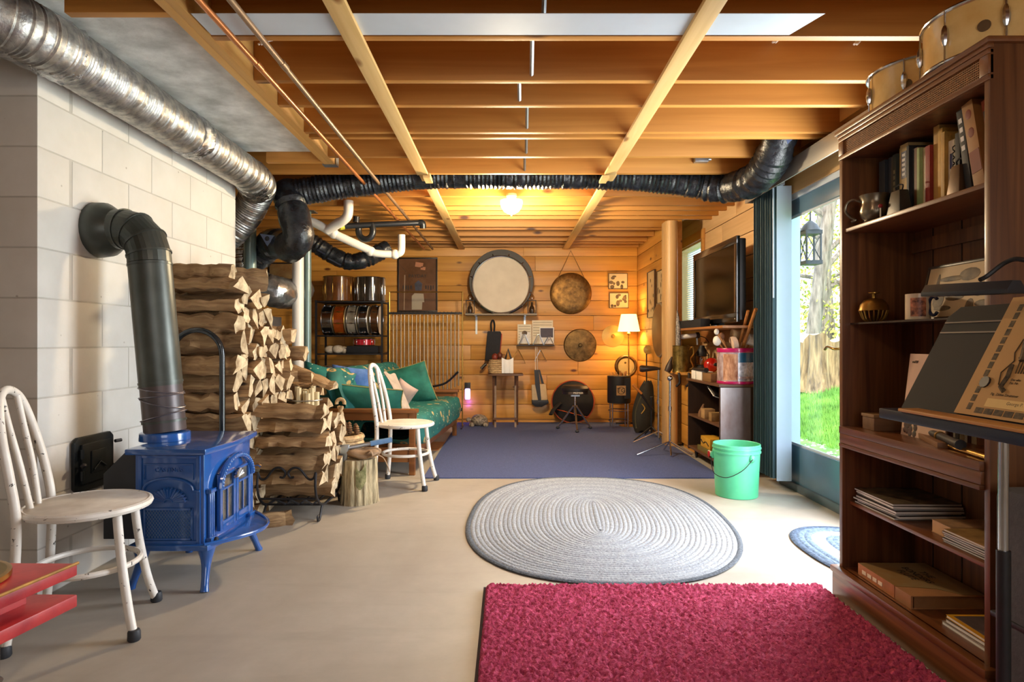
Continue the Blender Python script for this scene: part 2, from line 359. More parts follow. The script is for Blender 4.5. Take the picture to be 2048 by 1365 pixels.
for y in (2.47, 2.885, 3.185, 3.595, 3.69, 4.07): joist(y, -1.169, 2.0)
for y in (4.48, 4.88, 5.18, 5.53, 5.73, 5.957, 6.148, 6.565, 6.73, 7.12, 7.475, 7.65, 7.95): joist(y, -3.79, 2.0 if y < 6.2 else 1.66)
joist(2.29, -1.62, -1.247); joist(4.20, -1.62, -1.247); joist(2.05, -1.62, -1.247)
for x in (-1.246, -1.2075): MB().box(x, x + .0375, 1.9, 4.30, JZ - .002, 2.479).build('trimmer', joist_y, ce, bevel=.002)
MB().box(1.9, 2.0, 2.1, 6.2, 2.30, 2.478).build('rim_joist', joist_y, ce)
h = MB(); h.box(-1.252, -1.164, 4.24, 4.306, JZ - .006, JZ - .003); h.box(-1.255, -1.2505, 4.24, 4.306, JZ - .006, 2.36); h.box(-1.1655, -1.161, 4.24, 4.306, JZ - .006, 2.36); h.build('joist_hanger', steel, ce)
h = MB(); h.box(-1.45, -1.25, 4.243, 4.247, 2.25, 2.29).build('metal_strap', steel, ce)
for x, pieces in ((-.605, ((1.6, 4.45), (4.44, 8.02))), (.722, ((1.6, 4.45), (4.44, 8.02)))):
    for i, (a, b) in enumerate(pieces): MB().box(x - .038 + .012 * i, x + .038 + .012 * i, a + (.012 if i else 0), b, JZ - .0215 - .0, JZ - .0025).build('batten', batm, ce, bevel=.0015)
for (x, y) in ((-.575, 4.46), (.69, 4.46)): MB().box(x - .02, x + .02, y + .0, y + .16, 2.10, JZ - .022).build('batten_block', batm, ce) if 0 else MB().obox((x, y + .05, JZ - .035), (.05, .16, .018)).build('batten_block', batm, ce)
for (x, y0, y1) in ((.10, 2.51, 2.88), (.05, 2.925, 3.184), (.10, 3.225, 3.594), (.11, 3.73, 4.068), (.11, 4.11, 4.478), (.13, 1.90, 2.055), (.13, 2.1, 2.468)):
    MB().tube([(x, y0 + .0, 2.46), (x + .008, y1 - .004, 2.265)], .009, 4).build('bridging_strap', steel, ce)
    MB().tube([(x + .04, y0 + .0, 2.27), (x + .045, y1 - .004, 2.46)], .009, 4).build('bridging_strap', steel, ce)
slabm = P('rough_concrete', '#c3c6c2', .85, 0, .2, 6, .6, col2='#eceeec')
MB().box(-3.79, -1.25, 2.332, 4.196, 2.314, 2.44).solo('ceiling_slab', slabm, 'rough grey concrete hearth slab overhead beside chimney', 'slab', kind='structure')
MB().prism([(-1.16, 2.295), (1.09, 2.295), (1.16, 2.295), (1.10, 2.455), (-1.16, 2.455)], JZ - .0022, JZ - .0002).solo('metal_strip', P('white_metal', '#c9d3de', .45, .3, .04, 5), 'flat white sheet metal strip held above the two battens', 'metal strip')
pinkm = P('pink_insulation', '#c78f86', .95, 0, .3, 18, .8, col2='#e0b9ae')
for i, (y, z, s) in enumerate(((2.62, 2.42, .14), (3.05, 2.40, .12), (3.38, 2.39, .17))):
    m = MB(); m.surf(lambda a, b: Vector((1.80 + s * .75 * math.cos(2 * PI * a) * math.sin(PI * b) * (1 + .2 * math.sin(9 * a * PI)), y + s * .7 * math.sin(2 * PI * a) * math.sin(PI * b), z - .045 * math.cos(PI * b) * (1 + .3 * math.sin(11 * a * PI)))), 18, 9, cu=True)
    m.solo('insulation_batt', pinkm, ['pink insulation tuft stuffed nearest above the drums', 'pink insulation tuft in the middle joist bay by the rim', 'pink insulation tuft beside the black duct end'][i], 'insulation', 'pink insulation tufts between joists')
# ================================================================== sliding door, frame, valance, blinds
dblue = P('blue_door_paint', '#4e6d86', .32, 0, .07, 3, coat=.3)
doorw = P('white_door_frame', '#c3d0df', .4, 0, .03, 4)
DX = 2.0
dr = thing('door_1', 'blue framed glass patio door', 'door', (2.03, 3.7, 0), kind='structure')
MB().box(DX, 2.14, 4.62, 4.66, 0, 2.08).build('jamb', doorw, dr); MB().box(DX, 2.14, 2.62, 2.66, 0, 2.08).build('jamb', doorw, dr)
MB().box(DX, 2.14, 2.66, 4.62, 2.04, 2.08).build('head', doorw, dr); MB().box(DX - .005, 2.14, 2.66, 4.62, 0.0, .055).build('threshold', P('grey_threshold', '#5f6c78', .4, .4, .1, 8), dr, bevel=.004)
MB().box(2.065, 2.135, 4.585, 4.618, .055, 2.04).build('outer_jamb', doorw, dr)
MB().box(DX - .012, 2.14, 2.6, 4.72, 2.08, 2.44).build('header_board', W('header_pine', '#c89a5e', '#dbb47c', 1, .5, '#7a4a22', rnd=.02), dr)
for (y0, y1) in ((3.70, 4.62), (2.66, 3.70)):
    lf = MB().box(2.01, 2.052, y0, y0 + .085, .055, 2.04).box(2.01, 2.052, y1 - .075, y1, .055, 2.04).box(2.01, 2.052, y0 + .085, y1 - .075, .055, .315).box(2.01, 2.052, y0 + .085, y1 - .075, 1.93, 2.04).build('leaf', dblue, dr, bevel=.004)
    MB().box(2.03, 2.035, y0 + .08, y1 - .07, .31, 1.935).build('pane', GLASS('door_glass', '#f4faff'), lf)
    MB().box(2.022, 2.028, y0 + .085, y1 - .075, .315, .33).box(2.022, 2.028, y0 + .085, y0 + .1, .33, 1.915).box(2.022, 2.028, y1 - .09, y1 - .075, .33, 1.915).box(2.022, 2.028, y0 + .085, y1 - .075, 1.915, 1.93).build('glazing_bead', doorw, lf)
MB().box(2.0, 2.01, 3.725, 3.755, .88, 1.16).build('handle_plate', brass, dr, bevel=.003)
MB().tube(smooth_path([(2.005, 3.74, 1.0), (1.965, 3.74, 1.0), (1.95, 3.76, 1.0), (1.952, 3.83, 1.012), (1.958, 3.875, .995)]), .0085, 10).build('handle', brass, dr)
alu = P('brushed_valance', '#a9a59e', .35, .55, .12, 3, stretch=(1, .2, 8))
va = thing('valance', 'long brushed metal blind valance above the patio door', 'valance', (1.9, 3.7, 2.1))
MB().box(1.812, 1.822, 2.45, 4.80, 2.098, 2.215).build('face', alu, va, bevel=.002); MB().box(1.822, 1.99, 4.79, 4.80, 2.10, 2.213).build('end_cap', alu, va); MB().box(1.822, 1.988, 2.45, 4.79, 2.20, 2.213).build('top', alu, va)
MB().box(1.87, 1.93, 2.5, 4.78, 2.165, 2.198).build('rail', steel, va)
bl = thing('vertical_blinds', 'drawn back stack of dark teal vertical blind slats', 'blind', (1.9, 4.58, .07))
slat = P('teal_slat', '#46606a', .5, 0, .1, 5); slatw = P('pale_slat', '#b7cbe0', .45, 0, .04, 3)
MB().box(1.885, 1.915, 4.34, 4.76, 2.13, 2.163).build('headrail', steel, bl)
for i in range(13):
    y = 4.75 - i * .028; MB().obox((1.90 + .004 * math.sin(i * 2.1), y, 1.105), (.088, .0025, 2.05), (0, 0, .18 + .06 * math.sin(i * 1.7))).build('slat', slat, bl)
MB().obox((1.925, 4.375, 1.1), (.1, .003, 2.06), (0, 0, -.1)).build('slat', slatw, bl)  # last slat's daylit face, the light painted in as paler blue
MB().tube([(1.86, 4.40, 2.12), (1.862, 4.40, 1.35)], .006, 6).build('wand', slatw, bl)
# ================================================================== wood stove
enamel = P('blue_enamel', '#2457a0', .16, 0, .1, 3, coat=.8)
darkplate = P('charcoal_plate', '#33363b', .5, .2, .1, 10)
st = thing('wood_stove', 'blue enamelled cast iron wood stove with arched glass doors', 'stove', (-1.42, 2.86, 0))
def bowed(x_end, x_mid, xb, y0, y1, n=9):
    return [(xb, y0)] + [(x_end + (x_mid - x_end) * math.sin(PI * i / n), y0 + (y1 - y0) * i / n) for i in range(n + 1)] + [(xb, y1)]
MB().prism(bowed(-1.272, -1.25, -1.56, 2.625, 3.095), .19, .572).build('body', enamel, st, bevel=.006)
MB().prism(bowed(-1.25, -1.225, -1.585, 2.59, 3.13), .572, .598).build('top', enamel, st, bevel=.008)
MB().prism(bowed(-1.245, -1.215, -1.58, 2.6, 3.12), .172, .196).build('base_moulding', enamel, st, bevel=.006)
m = MB(); m.prism([(-1.26 + .155 * math.sin(PI * i / 14), 2.60 + .52 * i / 14) for i in range(15)], .187, .199); ll = m.build('ash_lip', enamel, st, bevel=.004)
MB().tube([(-1.26 + .155 * math.sin(PI * i / 20), 2.60 + .52 * i / 20, .201) for i in range(21)], .006, 8).build('lip_rim', enamel, ll)
for (x, y, sx, sy) in ((-1.275, 2.655, .012, -.045), (-1.275, 3.09, .03, .05), (-1.55, 2.66, -.04, -.015), (-1.55, 3.07, -.03, .04)):
    MB().tube(smooth_path([(x, y, .185), (x + sx * .1, y + sy * .1, .12), (x + sx * .7, y + sy * .7, .04), (x + sx, y + sy, 0.0)], 5), [.042, .040, .036, .032, .027, .023, .02, .018, .017, .016, .016, .016, .016, .017, .018, .018], 10).build('leg', enamel, st)
# side facing the viewer: frame, lettering, arch, scallop shell and grille
Y = 2.624
sd = MB().box(-1.53, -1.30, Y - .006, Y, .195, .21).box(-1.53, -1.30, Y - .006, Y, .555, .566).box(-1.545, -1.53, Y - .006, Y, .195, .566).box(-1.30, -1.285, Y - .006, Y, .195, .566).build('side_frame', enamel, st, bevel=.002)
MB().tube([(-1.52, Y - .004, .465), (-1.52, Y - .004, .53), (-1.315, Y - .004, .53), (-1.315, Y - .004, .465)], .003, 6).build('panel_bead', enamel, sd)
MB().tube([(-1.545, Y - .006, .42), (-1.525, Y - .006, .42)] + [(-1.418 - .105 * math.cos(PI * i / 12), Y - .006, .422 + .05 * math.sin(PI * i / 12)) for i in range(13)] + [(-1.31, Y - .006, .42), (-1.285, Y - .006, .42)], .0055, 8).build('arch_moulding', enamel, st)
text('CASTINGS', .026, (-1.418, Y - .003, .505), (PI / 2, 0, 0), enamel, st, ext=.002)
m = MB()
for i in range(15):
    a = PI * (i + .5) / 15; m.tube([(-1.418 + .018 * math.cos(a), Y - .004, .372 + .012 * math.sin(a)), (-1.418 + .072 * math.cos(a), Y - .008, .372 + .055 * math.sin(a)), (-1.418 + .08 * math.cos(a), Y - .003, .372 + .062 * math.sin(a))], [.003, .0075, .003], 6)
m.tube([(-1.418 + .018 * math.cos(PI * i / 8), Y - .006, .371 + .014 * math.sin(PI * i / 8)) for i in range(9)], .0045, 6); m.build('scallop_shell', enamel, st)
gr = MB().box(-1.515, -1.32, Y - .006, Y, .338, .346).box(-1.515, -1.32, Y - .006, Y, .213, .221).box(-1.521, -1.513, Y - .006, Y, .213, .346).box(-1.324, -1.316, Y - .006, Y, .213, .346).build('grille_frame', enamel, st)
m = MB(); x0, x1, z0, z1 = -1.513, -1.324, .221, .338
for sgn in (1, -1):
    k = -.14
    while k < .34:
        pts = []
        for t in range(41):
            z = z0 + (z1 - z0) * t / 40; x = (x0 + k + (z - z0) * .75) if sgn > 0 else (x1 - k - (z - z0) * .75)
            if x0 <= x <= x1: pts.append((x, Y - .002, z))
        if len(pts) > 2: m.tube([pts[0], pts[-1]], .0012, 4)
        k += .0125
m.build('lattice', P('worn_enamel', '#56779f', .3, .2, .1, 9), gr)
# front with two arched doors
def fx(y): return -1.272 + .022 * math.sin(PI * (y - 2.625) / .47) + .004
glass_dark = P('stove_glass', '#1d2023', .06, 0, .4, 5, col2='#6f6a5e', coat=.6)
for (a, b) in ((2.70, 2.858), (2.862, 3.02)):
    x = fx((a + b) / 2)
    dd = MB().box(x - .004, x + .012, a, a + .026, .225, .46).box(x - .004, x + .012, b - .026, b, .225, .46).box(x - .004, x + .012, a + .026, b - .026, .225, .262).box(x - .004, x + .013, a + .026, b - .026, .395, .405).box(x - .004, x + .012, a, b, .455, .468).build('door', enamel, st, bevel=.003)
    MB().box(x - .002, x + .002, a + .02, b - .02, .255, .46).build('pane', glass_dark, dd)
    MB().box(x - .0, x + .009, (a + b) / 2 - .004, (a + b) / 2 + .004, .26, .40).box(x, x + .006, a + .03, a + .036, .262, .395).build('mullion', enamel, dd)
x = -1.238
MB().tube([(x + .004, 2.86 - .165 * math.cos(PI * i / 16), .41 + .115 * math.sin(PI * i / 16)) for i in range(17)], .013, 8).build('arch_hood', enamel, st)
m = MB()
for i in range(26):
    a = PI * (i + .5) / 26; m.ball((x + .014, 2.86 - .163 * math.cos(a), .412 + .113 * math.sin(a)), (.006, .008, .008), 6, 4)
m.build('gadroon_beads', enamel, st)
m = MB()
for i in range(9):
    a = PI * (i + .5) / 9; m.tube([(x + .006, 2.86 - .01 * math.cos(a), .425), (x + .014, 2.86 - .042 * math.cos(a), .43 + .038 * math.sin(a))], [.003, .007], 6)
m.build('shell_ornament', chrome, st)
for y0 in (2.648, 3.035):
    m = MB()
    for i in range(3): m.tube([(fx(y0) + .006, y0 + .016 * i, .215), (fx(y0) + .006, y0 + .016 * i, .405)], .0065, 8)
    m.box(fx(y0) - .004, fx(y0) + .018, y0 - .012, y0 + .045, .403, .42); m.box(fx(y0) - .004, fx(y0) + .018, y0 - .012, y0 + .045, .198, .215); m.build('fluted_column', enamel, st, bevel=.001)
MB().ball((fx(2.66) + .02, 2.67, .20), .012, 8, 6).build('hinge', iron, st); MB().tube([(fx(3.03) + .008, 3.06, .44), (fx(3.03) + .035, 3.075, .44), (fx(3.03) + .045, 3.08, .43)], .007, 8).build('door_handle', chrome, st)
MB().prism([(-1.735, .195), (-1.735, .475), (-1.625, .585), (-1.59, .585), (-1.59, .195)], 2.69, 3.04, 'xz').build('rear_shield', darkplate, st, bevel=.003)
MB().lathe([(.106, .598), (.104, .632), (.094, .636)], (-1.557, 2.85, 0), 28).build('flue_collar', enamel, st, bevel=.002)
# stove pipe
pipe = P('dark_stovepipe', '#3f443f', .38, .45, .14, 3, col2='#565b57'); sp = thing('stove_pipe', 'dark green black stovepipe elbowing into the chimney', 'stovepipe', (-1.557, 2.85, .636))
p0, p1 = Vector((-1.557, 2.85, .637)), Vector((-1.628, 2.852, 1.40))
MB().tube([p0, p0 + (p1 - p0) * .28], .0875, 28).build('lower_section', P('heat_stained_pipe', '#6a5a58', .4, .4, .18, 4, col2='#4a484c'), sp)
up_ = MB().tube([p0 + (p1 - p0) * .27, p1], .090, 28).build('upper_section', pipe, sp)
elb = [p1, Vector((-1.632, 2.853, 1.44)), Vector((-1.652, 2.858, 1.50)), Vector((-1.70, 2.868, 1.545)), Vector((-1.755, 2.876, 1.558)), Vector((-1.80, 2.882, 1.558))]
el = MB().tube(elb, .0905, 28).build('elbow', pipe, sp, ang=12)
for i in (1, 2, 3, 4):
    a, b = elb[i] - (elb[i + 1] - elb[i - 1]).normalized() * .004, elb[i] + (elb[i + 1] - elb[i - 1]).normalized() * .004
    MB().tube([a, b], .0945, 28).build('elbow_crimp', pipe, el)
MB().tube([Vector((-1.79, 2.881, 1.558)), Vector((-1.835, 2.884, 1.557)), Vector((-1.887, 2.888, 1.555))], [.09, .122, .126], 28).build('thimble', pipe, sp)
for t in (.06, .29, .99):
    c = p0 + (p1 - p0) * t; e = (p1 - p0).normalized() * .005; MB().tube([c - e, c + e], .0925, 28).build('seam', pipe, up_)
m = MB(); ax = (p1 - p0).normalized()
for z, tilt in ((.09, .10), (.17, -.09), (.21, .04), (.245, -.05)):
    c = p0 + (p1 - p0) * z * 1.0; m.tube([c + Vector((.0925 * math.cos(2 * PI * i / 24), .0925 * math.sin(2 * PI * i / 24), tilt * .25 * math.cos(2 * PI * i / 24))) for i in range(24)], .0028, 5, closed=True)
m.build('wire_wrap', P('grey_wire', '#8b8890', .35, .8, .1, 9), sp)
# chimney cleanout door
cl = thing('cleanout_door', 'black cast iron cleanout door in the chimney', 'cleanout door', (-1.88, 2.84, .38))
ci = P('black_cast_iron', '#23282b', .45, .5, .2, 12, .1)
MB().prism([(2.71, .40), (2.735, .378), (2.955, .378), (2.98, .40), (2.98, .60), (2.955, .622), (2.735, .622), (2.71, .60)], -1.888, -1.872, 'yz').build('frame', ci, cl, bevel=.004)
d2 = MB().box(-1.872, -1.86, 2.745, 2.945, .415, .59).build('door', ci, cl, bevel=.004)
MB().box(-1.861, -1.855, 2.80, 2.905, .455, .555).build('panel', ci, d2, bevel=.003); MB().tube([(-1.852, 2.81, .47), (-1.85, 2.85, .50), (-1.852, 2.89, .475)], .004, 6).build('relief', ci, d2)
for z in (.455, .55): MB().tube([(-1.858, 2.738, z - .02), (-1.858, 2.738, z + .02)], .009, 8).build('hinge', ci, cl)
MB().ball((-1.85, 2.735, .50), (.012, .018, .012), 10, 6).build('knob', iron, cl); MB().tube([(-1.85, 2.955, .575), (-1.84, 2.985, .575)], .008, 8).build('latch', iron, cl); MB().tube([(-1.85, 2.94, .47), (-1.845, 2.965, .43)], .006, 6).build('lever', iron, cl)
# ================================================================== white bentwood-style metal chairs
def chipped():
    m, nt, bs = nodes_of('chipped_white_paint'); v = coords(nt, (1, 1, 1))
    n = noise(nt, v, 46, 4, .55, .3); n2 = noise(nt, v, 9, 5, .6)
    c = ramp(nt, n2, [(0.3, S('#d8d2c8')), (0.7, S('#e9e6e0'))])
    f = ramp(nt, n, [(0.64, (0, 0, 0, 1)), (0.68, (1, 1, 1, 1))])
    c = mixc(nt, f, c, S('#3a332f')); L(nt, c, bs.inputs['Base Color']); bs.inputs['Roughness'].default_value = .4; bump(nt, bs, n, .15, .002); return m
cw = chipped()
seatm = P('worn_seat_paint', '#d0c6ba', .5, 0, .12, 9, .15, col2='#e2dcd2')
def chair(name, label, loc, rz):
    t = thing(name, label, 'chair', loc, rz, group='white bistro chairs', local=True)
    MB().lathe([(.16, .428), (.192, .43), (.199, .44), (.197, .452), (.188, .456)], n=36).build('seat', [seatm], t)
    MB().tube(ring((0, 0, .444), .196, 36), .0135, 8, closed=True).build('seat_rim', cw, t)
    for s in (-1, 1):
        l = MB().tube(smooth_path([(.12, .115 * s, .435), (.135, .125 * s, .28), (.16, .145 * s, .12), (.185, .172 * s, .012)], 5), .0155, 12).build('front_leg', cw, t)
        MB().lathe([(.018, 0), (.022, .006), (.021, .03), (.0175, .038)], (.187, .174 * s, 0), 14).build('rubber_foot', rubber, l)
    hoop = [(-.19, -.172, .012), (-.172, -.16, .2), (-.165, -.155, .43), (-.185, -.15, .58), (-.215, -.132, .72), (-.24, -.085, .835), (-.25, 0, .872), (-.24, .085, .835), (-.215, .132, .72), (-.185, .15, .58), (-.165, .155, .43), (-.172, .16, .2), (-.19, .172, .012)]
    b = MB().tube(smooth_path(hoop, 6), .0155, 12).build('back_hoop', cw, t)
    for s in (-1, 1): MB().lathe([(.018, 0), (.022, .006), (.021, .03), (.0175, .038)], (-.191, .174 * s, 0), 14).build('rubber_foot', rubber, b)
    for s in (-1, 1): MB().tube(smooth_path([(-.165, .035 * s, .445), (-.19, .05 * s, .6), (-.222, .058 * s, .75), (-.243, .062 * s, .856)], 5), .0115, 10).build('back_spindle', cw, t)
    MB().tube(ring((0, 0, .235), .165, 32), .0105, 8, closed=True).build('stretcher_ring', cw, t)
    return t
chair('metal_chair', 'chipped white metal chair nearest the blue stove', (-1.535, 2.295, 0), math.radians(18))
chair('metal_chair', 'chipped white metal chair standing beside the green futon', (-.745, 4.57, 0), math.radians(-7))
# ================================================================== red painted stand, front left corner
redp = P('worn_red_paint', '#b3202c', .4, 0, .2, 12, .1, col2='#c63a3a'); ochre = P('worn_ochre_edge', '#b9873a', .6, 0, .3, 20)
rd = thing('red_stand', 'worn red wooden trap tray on a chrome stand', 'stand', (-1.28, 1.3, 0))
MB().prism([(-1.55, 1.12), (-1.045, 1.12), (-.995, 1.45), (-1.55, 1.46)], .502, .53).build('upper_board', redp, rd, bevel=.003)
MB().prism([(-1.5, 1.14), (-1.115, 1.14), (-1.075, 1.40), (-1.5, 1.40)], .458, .502).build('spacer', redp, rd)
MB().prism([(-1.55, 1.12), (-1.045, 1.12), (-.995, 1.45), (-1.55, 1.46)], .43, .458).build('lower_board', redp, rd, bevel=.003)
MB().tube([(-1.043, 1.12, .531), (-.993, 1.45, .531)], .0035, 6).build('worn_edge', ochre, rd)
pl_ = MB().tube([(-1.095, 1.33, .43), (-1.095, 1.33, .02)], .0145, 16).build('pole', chrome, rd)
MB().lathe([(.021, .20), (.026, .21), (.026, .26), (.020, .27)], (-1.095, 1.33, 0), 18).build('collar', chrome, pl_); MB().tube([(-1.095, 1.33, .335), (-1.06, 1.31, .335)], .006, 8).ball((-1.09, 1.315, .335), .017, 10, 6).build('wing_screw', chrome, pl_)
for a in (.3, 2.4, 4.5): MB().tube([(-1.095, 1.33, .12), (-1.095 + .2 * math.cos(a), 1.33 + .2 * math.sin(a), .012)], .009, 8).build('leg', chrome, rd)
t = thing('practice_pad', 'round brass rimmed pad lying on the red tray', 'drum pad', (-1.19, 1.31, .531))
MB().lathe([(.118, .531), (.122, .534), (.122, .545), (.114, .546)], (-1.19, 1.31, 0), 40).build('rim', brass, t); MB().lathe([(.113, .546), (.0, .547)], (-1.19, 1.31, 0), 40, caps=False).build('face', P('pad_skin', '#8a7a52', .5, .3, .2, 6), t)
# ================================================================== firewood
bark = W('grey_brown_bark', '#765637', '#c9a878', 0, .88, '#2b1d12', fine=44, along=3.2, rnd=.32, bmp=1.0, kscale=3.5)
endg = P('split_end_grain', '#9c8465', .85, 0, .3, 18, .7, col2='#d6c4a2', rnd=.28)
def log_mesh(seed, kind, ln, r):
    rg = random.Random(seed)
    if kind == 'round': poly = [(r * .78 * math.cos(2 * PI * i / 10) * rg.uniform(.9, 1.1), r * .78 * math.sin(2 * PI * i / 10) * rg.uniform(.9, 1.1)) for i in range(10)]
    elif kind == 'half': poly = [(r * 1.02 * math.cos(PI * i / 6) * rg.uniform(.93, 1.07), r * 1.0 * math.sin(PI * i / 6) * rg.uniform(.9, 1.1) - r * .45) for i in range(7)]
    else: poly = [(-r * .1, -r * .8)] + [(r * 1.3 * math.cos(.5 + 2.0 * i / 4) * rg.uniform(.9, 1.1), r * 1.3 * math.sin(.5 + 2.0 * i / 4) * rg.uniform(.9, 1.1) - r * .5) for i in range(5)]
    m = MB(); n = len(poly); K = 9; ph = rg.uniform(0, 6); by = rg.uniform(-.010, .010); bz = rg.uniform(-.008, .008); vs = []
    for k in range(K + 1):
        x = -ln / 2 + ln * k / K; g = 1 + rg.uniform(-.06, .06)
        for i, (a, b) in enumerate(poly): vs.append((x + (rg.uniform(-.012, .012) if k in (0, K) else 0), a * g + by * math.sin(2.2 * k + ph) + rg.uniform(-.006, .006), b * g + bz * math.cos(2 * k + ph) + rg.uniform(-.006, .006)))
    m._add(vs, [(k * n + i, k * n + (i + 1) % n, (k + 1) * n + (i + 1) % n, (k + 1) * n + i) for k in range(K) for i in range(n)]); m.m = 1
    m._add([vs[i] for i in range(n)], [tuple(range(n))]); m._add([vs[K * n + i] for i in range(n)], [tuple(range(n))])
    me = m.mesh('split_log', (0, 0, 0), 0, True, 28); me.materials.append(bark); me.materials.append(endg); return me
LOGS = [log_mesh(i, k, .40, .066) for i, k in enumerate(('wedge', 'half', 'wedge', 'round', 'half', 'wedge', 'wedge', 'half'))]
def log(x, y, z, label, group, rx=0, rz=0, s=1.0, v=None, sx=1.0, ry=0):
    o = bpy.data.objects.new('split_log', LOGS[random.randrange(len(LOGS)) if v is None else v]); C.objects.link(o)
    o.location = (x, y, z); o.rotation_euler = (rx, ry, rz); o.scale = (sx, s, s); return tag(o, label, 'firewood', group)
for j in range(9):
    y = 3.46 + j * .098; top = 1.36 - .0 * j if j < 2 else 1.33 - .035 * (j - 2); z = .058; r = 0
    while z < top:
        front = j == 0
        log(-1.675 + random.uniform(-.03, .035), y + random.uniform(-.012, .012), z, 'split log in the front row of the tall stack, %s course up' % ORD[r] if front else 'split log in the tall stack, %s course up and %s row from the front' % (ORD[r], ORD[j]),
            'split logs in the tall stack', rx=random.uniform(0, 6.28), rz=random.uniform(-.07, .07), s=random.uniform(.86, 1.06) if not front else 1.08, v=(1, 4, 3, 7)[r % 4] if front else None)
        z += .103 if not front else .108; r += 1
log(-1.70, 3.50, 1.425, 'short round log lying on top of the tall stack', 'split logs in the tall stack', rx=.4, rz=.04, s=1.0, v=3, sx=.8); log(-1.56, 3.72, 1.40, 'split log tilted on the top right of the tall stack', 'split logs in the tall stack', rx=1.2, rz=.5, s=1.0, v=2, sx=.62)
# lower pile behind, beside the futon
for j, (y, n0) in enumerate(((4.45, 8), (4.56, 7), (4.68, 7))):
    for k in range(n0): log(-1.62 + .02 * j + random.uniform(-.05, .07), y + random.uniform(-.01, .01), .06 + k * .104, 'split log in the low pile beside the futon, %s course up, %s row back' % (ORD[k], ORD[j]), 'split logs in the low back pile', rx=random.uniform(0, 6.28), rz=random.uniform(-.1, .1), s=random.uniform(.9, 1.05))
log(-1.66, 4.56, .955, 'round log topping the low pile in front of the columns', 'split logs in the low back pile', rx=.3, s=1.05, v=3, sx=.95); log(-1.42, 4.50, .80, 'pale split plank sliding off the low pile', 'split logs in the low back pile', rx=.15, rz=-.12, ry=.38, s=.8, v=1, sx=1.0)
# pile in the cradle
for (y, z) in [(3.70 + .105 * i, .150) for i in range(1, 4)] + [(3.645 + .105 * i, .25) for i in range(5)] + [(3.64 + .105 * i, .352) for i in range(5)] + [(3.655 + .105 * i, .455) for i in range(5)] + [(3.70 + .105 * i, .555) for i in range(4)]:
    f = y < 3.72; LC = (round((z - .15) / .1), round((y - 3.64) / .105)); log(-1.275 + random.uniform(-.02, .02), y, z, 'split log across the front of the iron cradle, %s course up' % ORD[LC[0]] if f else 'split log in the iron cradle, %s course up and %s from the front' % (ORD[LC[0]], ORD[LC[1]]), 'split logs in the iron cradle', rx=random.uniform(0, 6.28) if not f else random.uniform(-.3, .3), rz=random.uniform(-.04, .04), s=random.uniform(.9, 1.02), v=(1, 4, 7)[int(z * 10) % 3] if f else None, sx=1.02)
log(-1.30, 3.70, .64, 'long weathered log crowning the iron log cradle', 'split logs in the iron cradle', rx=.2, rz=.03, ry=.03, s=.98, v=1, sx=1.1); log(-1.40, 3.52, .045, 'split log lying on the floor behind the stove', 'loose floor logs', rx=.4, rz=.5, s=.8, v=1, sx=.9)
# iron cradle
cr = thing('log_cradle', 'black wrought iron log cradle with scrolled feet', 'log rack', (-1.27, 3.86, 0))
for x in (-1.425, -1.095):
    U = [(x, 3.575, .295), (x, 3.565, .22), (x, 3.60, .14), (x, 3.70, .082), (x, 3.86, .075), (x, 4.02, .082), (x, 4.12, .14), (x, 4.155, .22), (x, 4.145, .295)]
    MB().tube(smooth_path(U, 6), .0075, 8).build('hoop', iron, cr)
    for (y, s) in ((3.70, -1), (4.02, 1)): MB().tube(smooth_path([(x, y, .082), (x, y + s * .03, .045), (x, y + s * .055, .009), (x, y + s * .085, .012), (x, y + s * .09, .032), (x, y + s * .072, .036)], 5), .0065, 7).build('scroll_foot', iron, cr)
for yy in (3.575, 4.145):
    xm = -1.26
    for s in (-1, 1):
        MB().tube(smooth_path([(xm + s * .165, yy, .298), (xm + s * .15, yy, .262), (xm + s * .12, yy, .262), (xm + s * .075, yy, .315), (xm + s * .035, yy, .322), (xm + s * .008, yy, .295), (xm + s * .02, yy, .268), (xm + s * .04, yy, .27)], 5), .0065, 7).build('scroll', iron, cr)
for (y, z) in ((3.60, .14), (3.70, .082), (4.02, .082), (4.12, .14)): MB().tube([(-1.425, y, z), (-1.095, y, z)], .0065, 8).build('rail', iron, cr)
for x in (-1.34, -1.26, -1.18): MB().tube([(x, 3.60, .14), (x + .03, 3.70, .082), (x + .03, 4.02, .082)], .006, 7).build('slat', iron, cr)
# tall rack hoop in front of the tall stack
hp = thing('log_rack_hoop', 'arched black tube end of the tall log rack', 'log rack', (-1.67, 3.35, 0))
MB().tube([(-1.80, 3.36, 0), (-1.80, 3.36, .97)] + [(-1.665 - .135 * math.cos(PI * i / 14), 3.36, .97 + .135 * math.sin(PI * i / 14)) for i in range(15)] + [(-1.53, 3.36, 0)], .0155, 12).build('hoop', P('gloss_black_tube', '#20262a', .25, .3, .1, 6, coat=.5), hp)
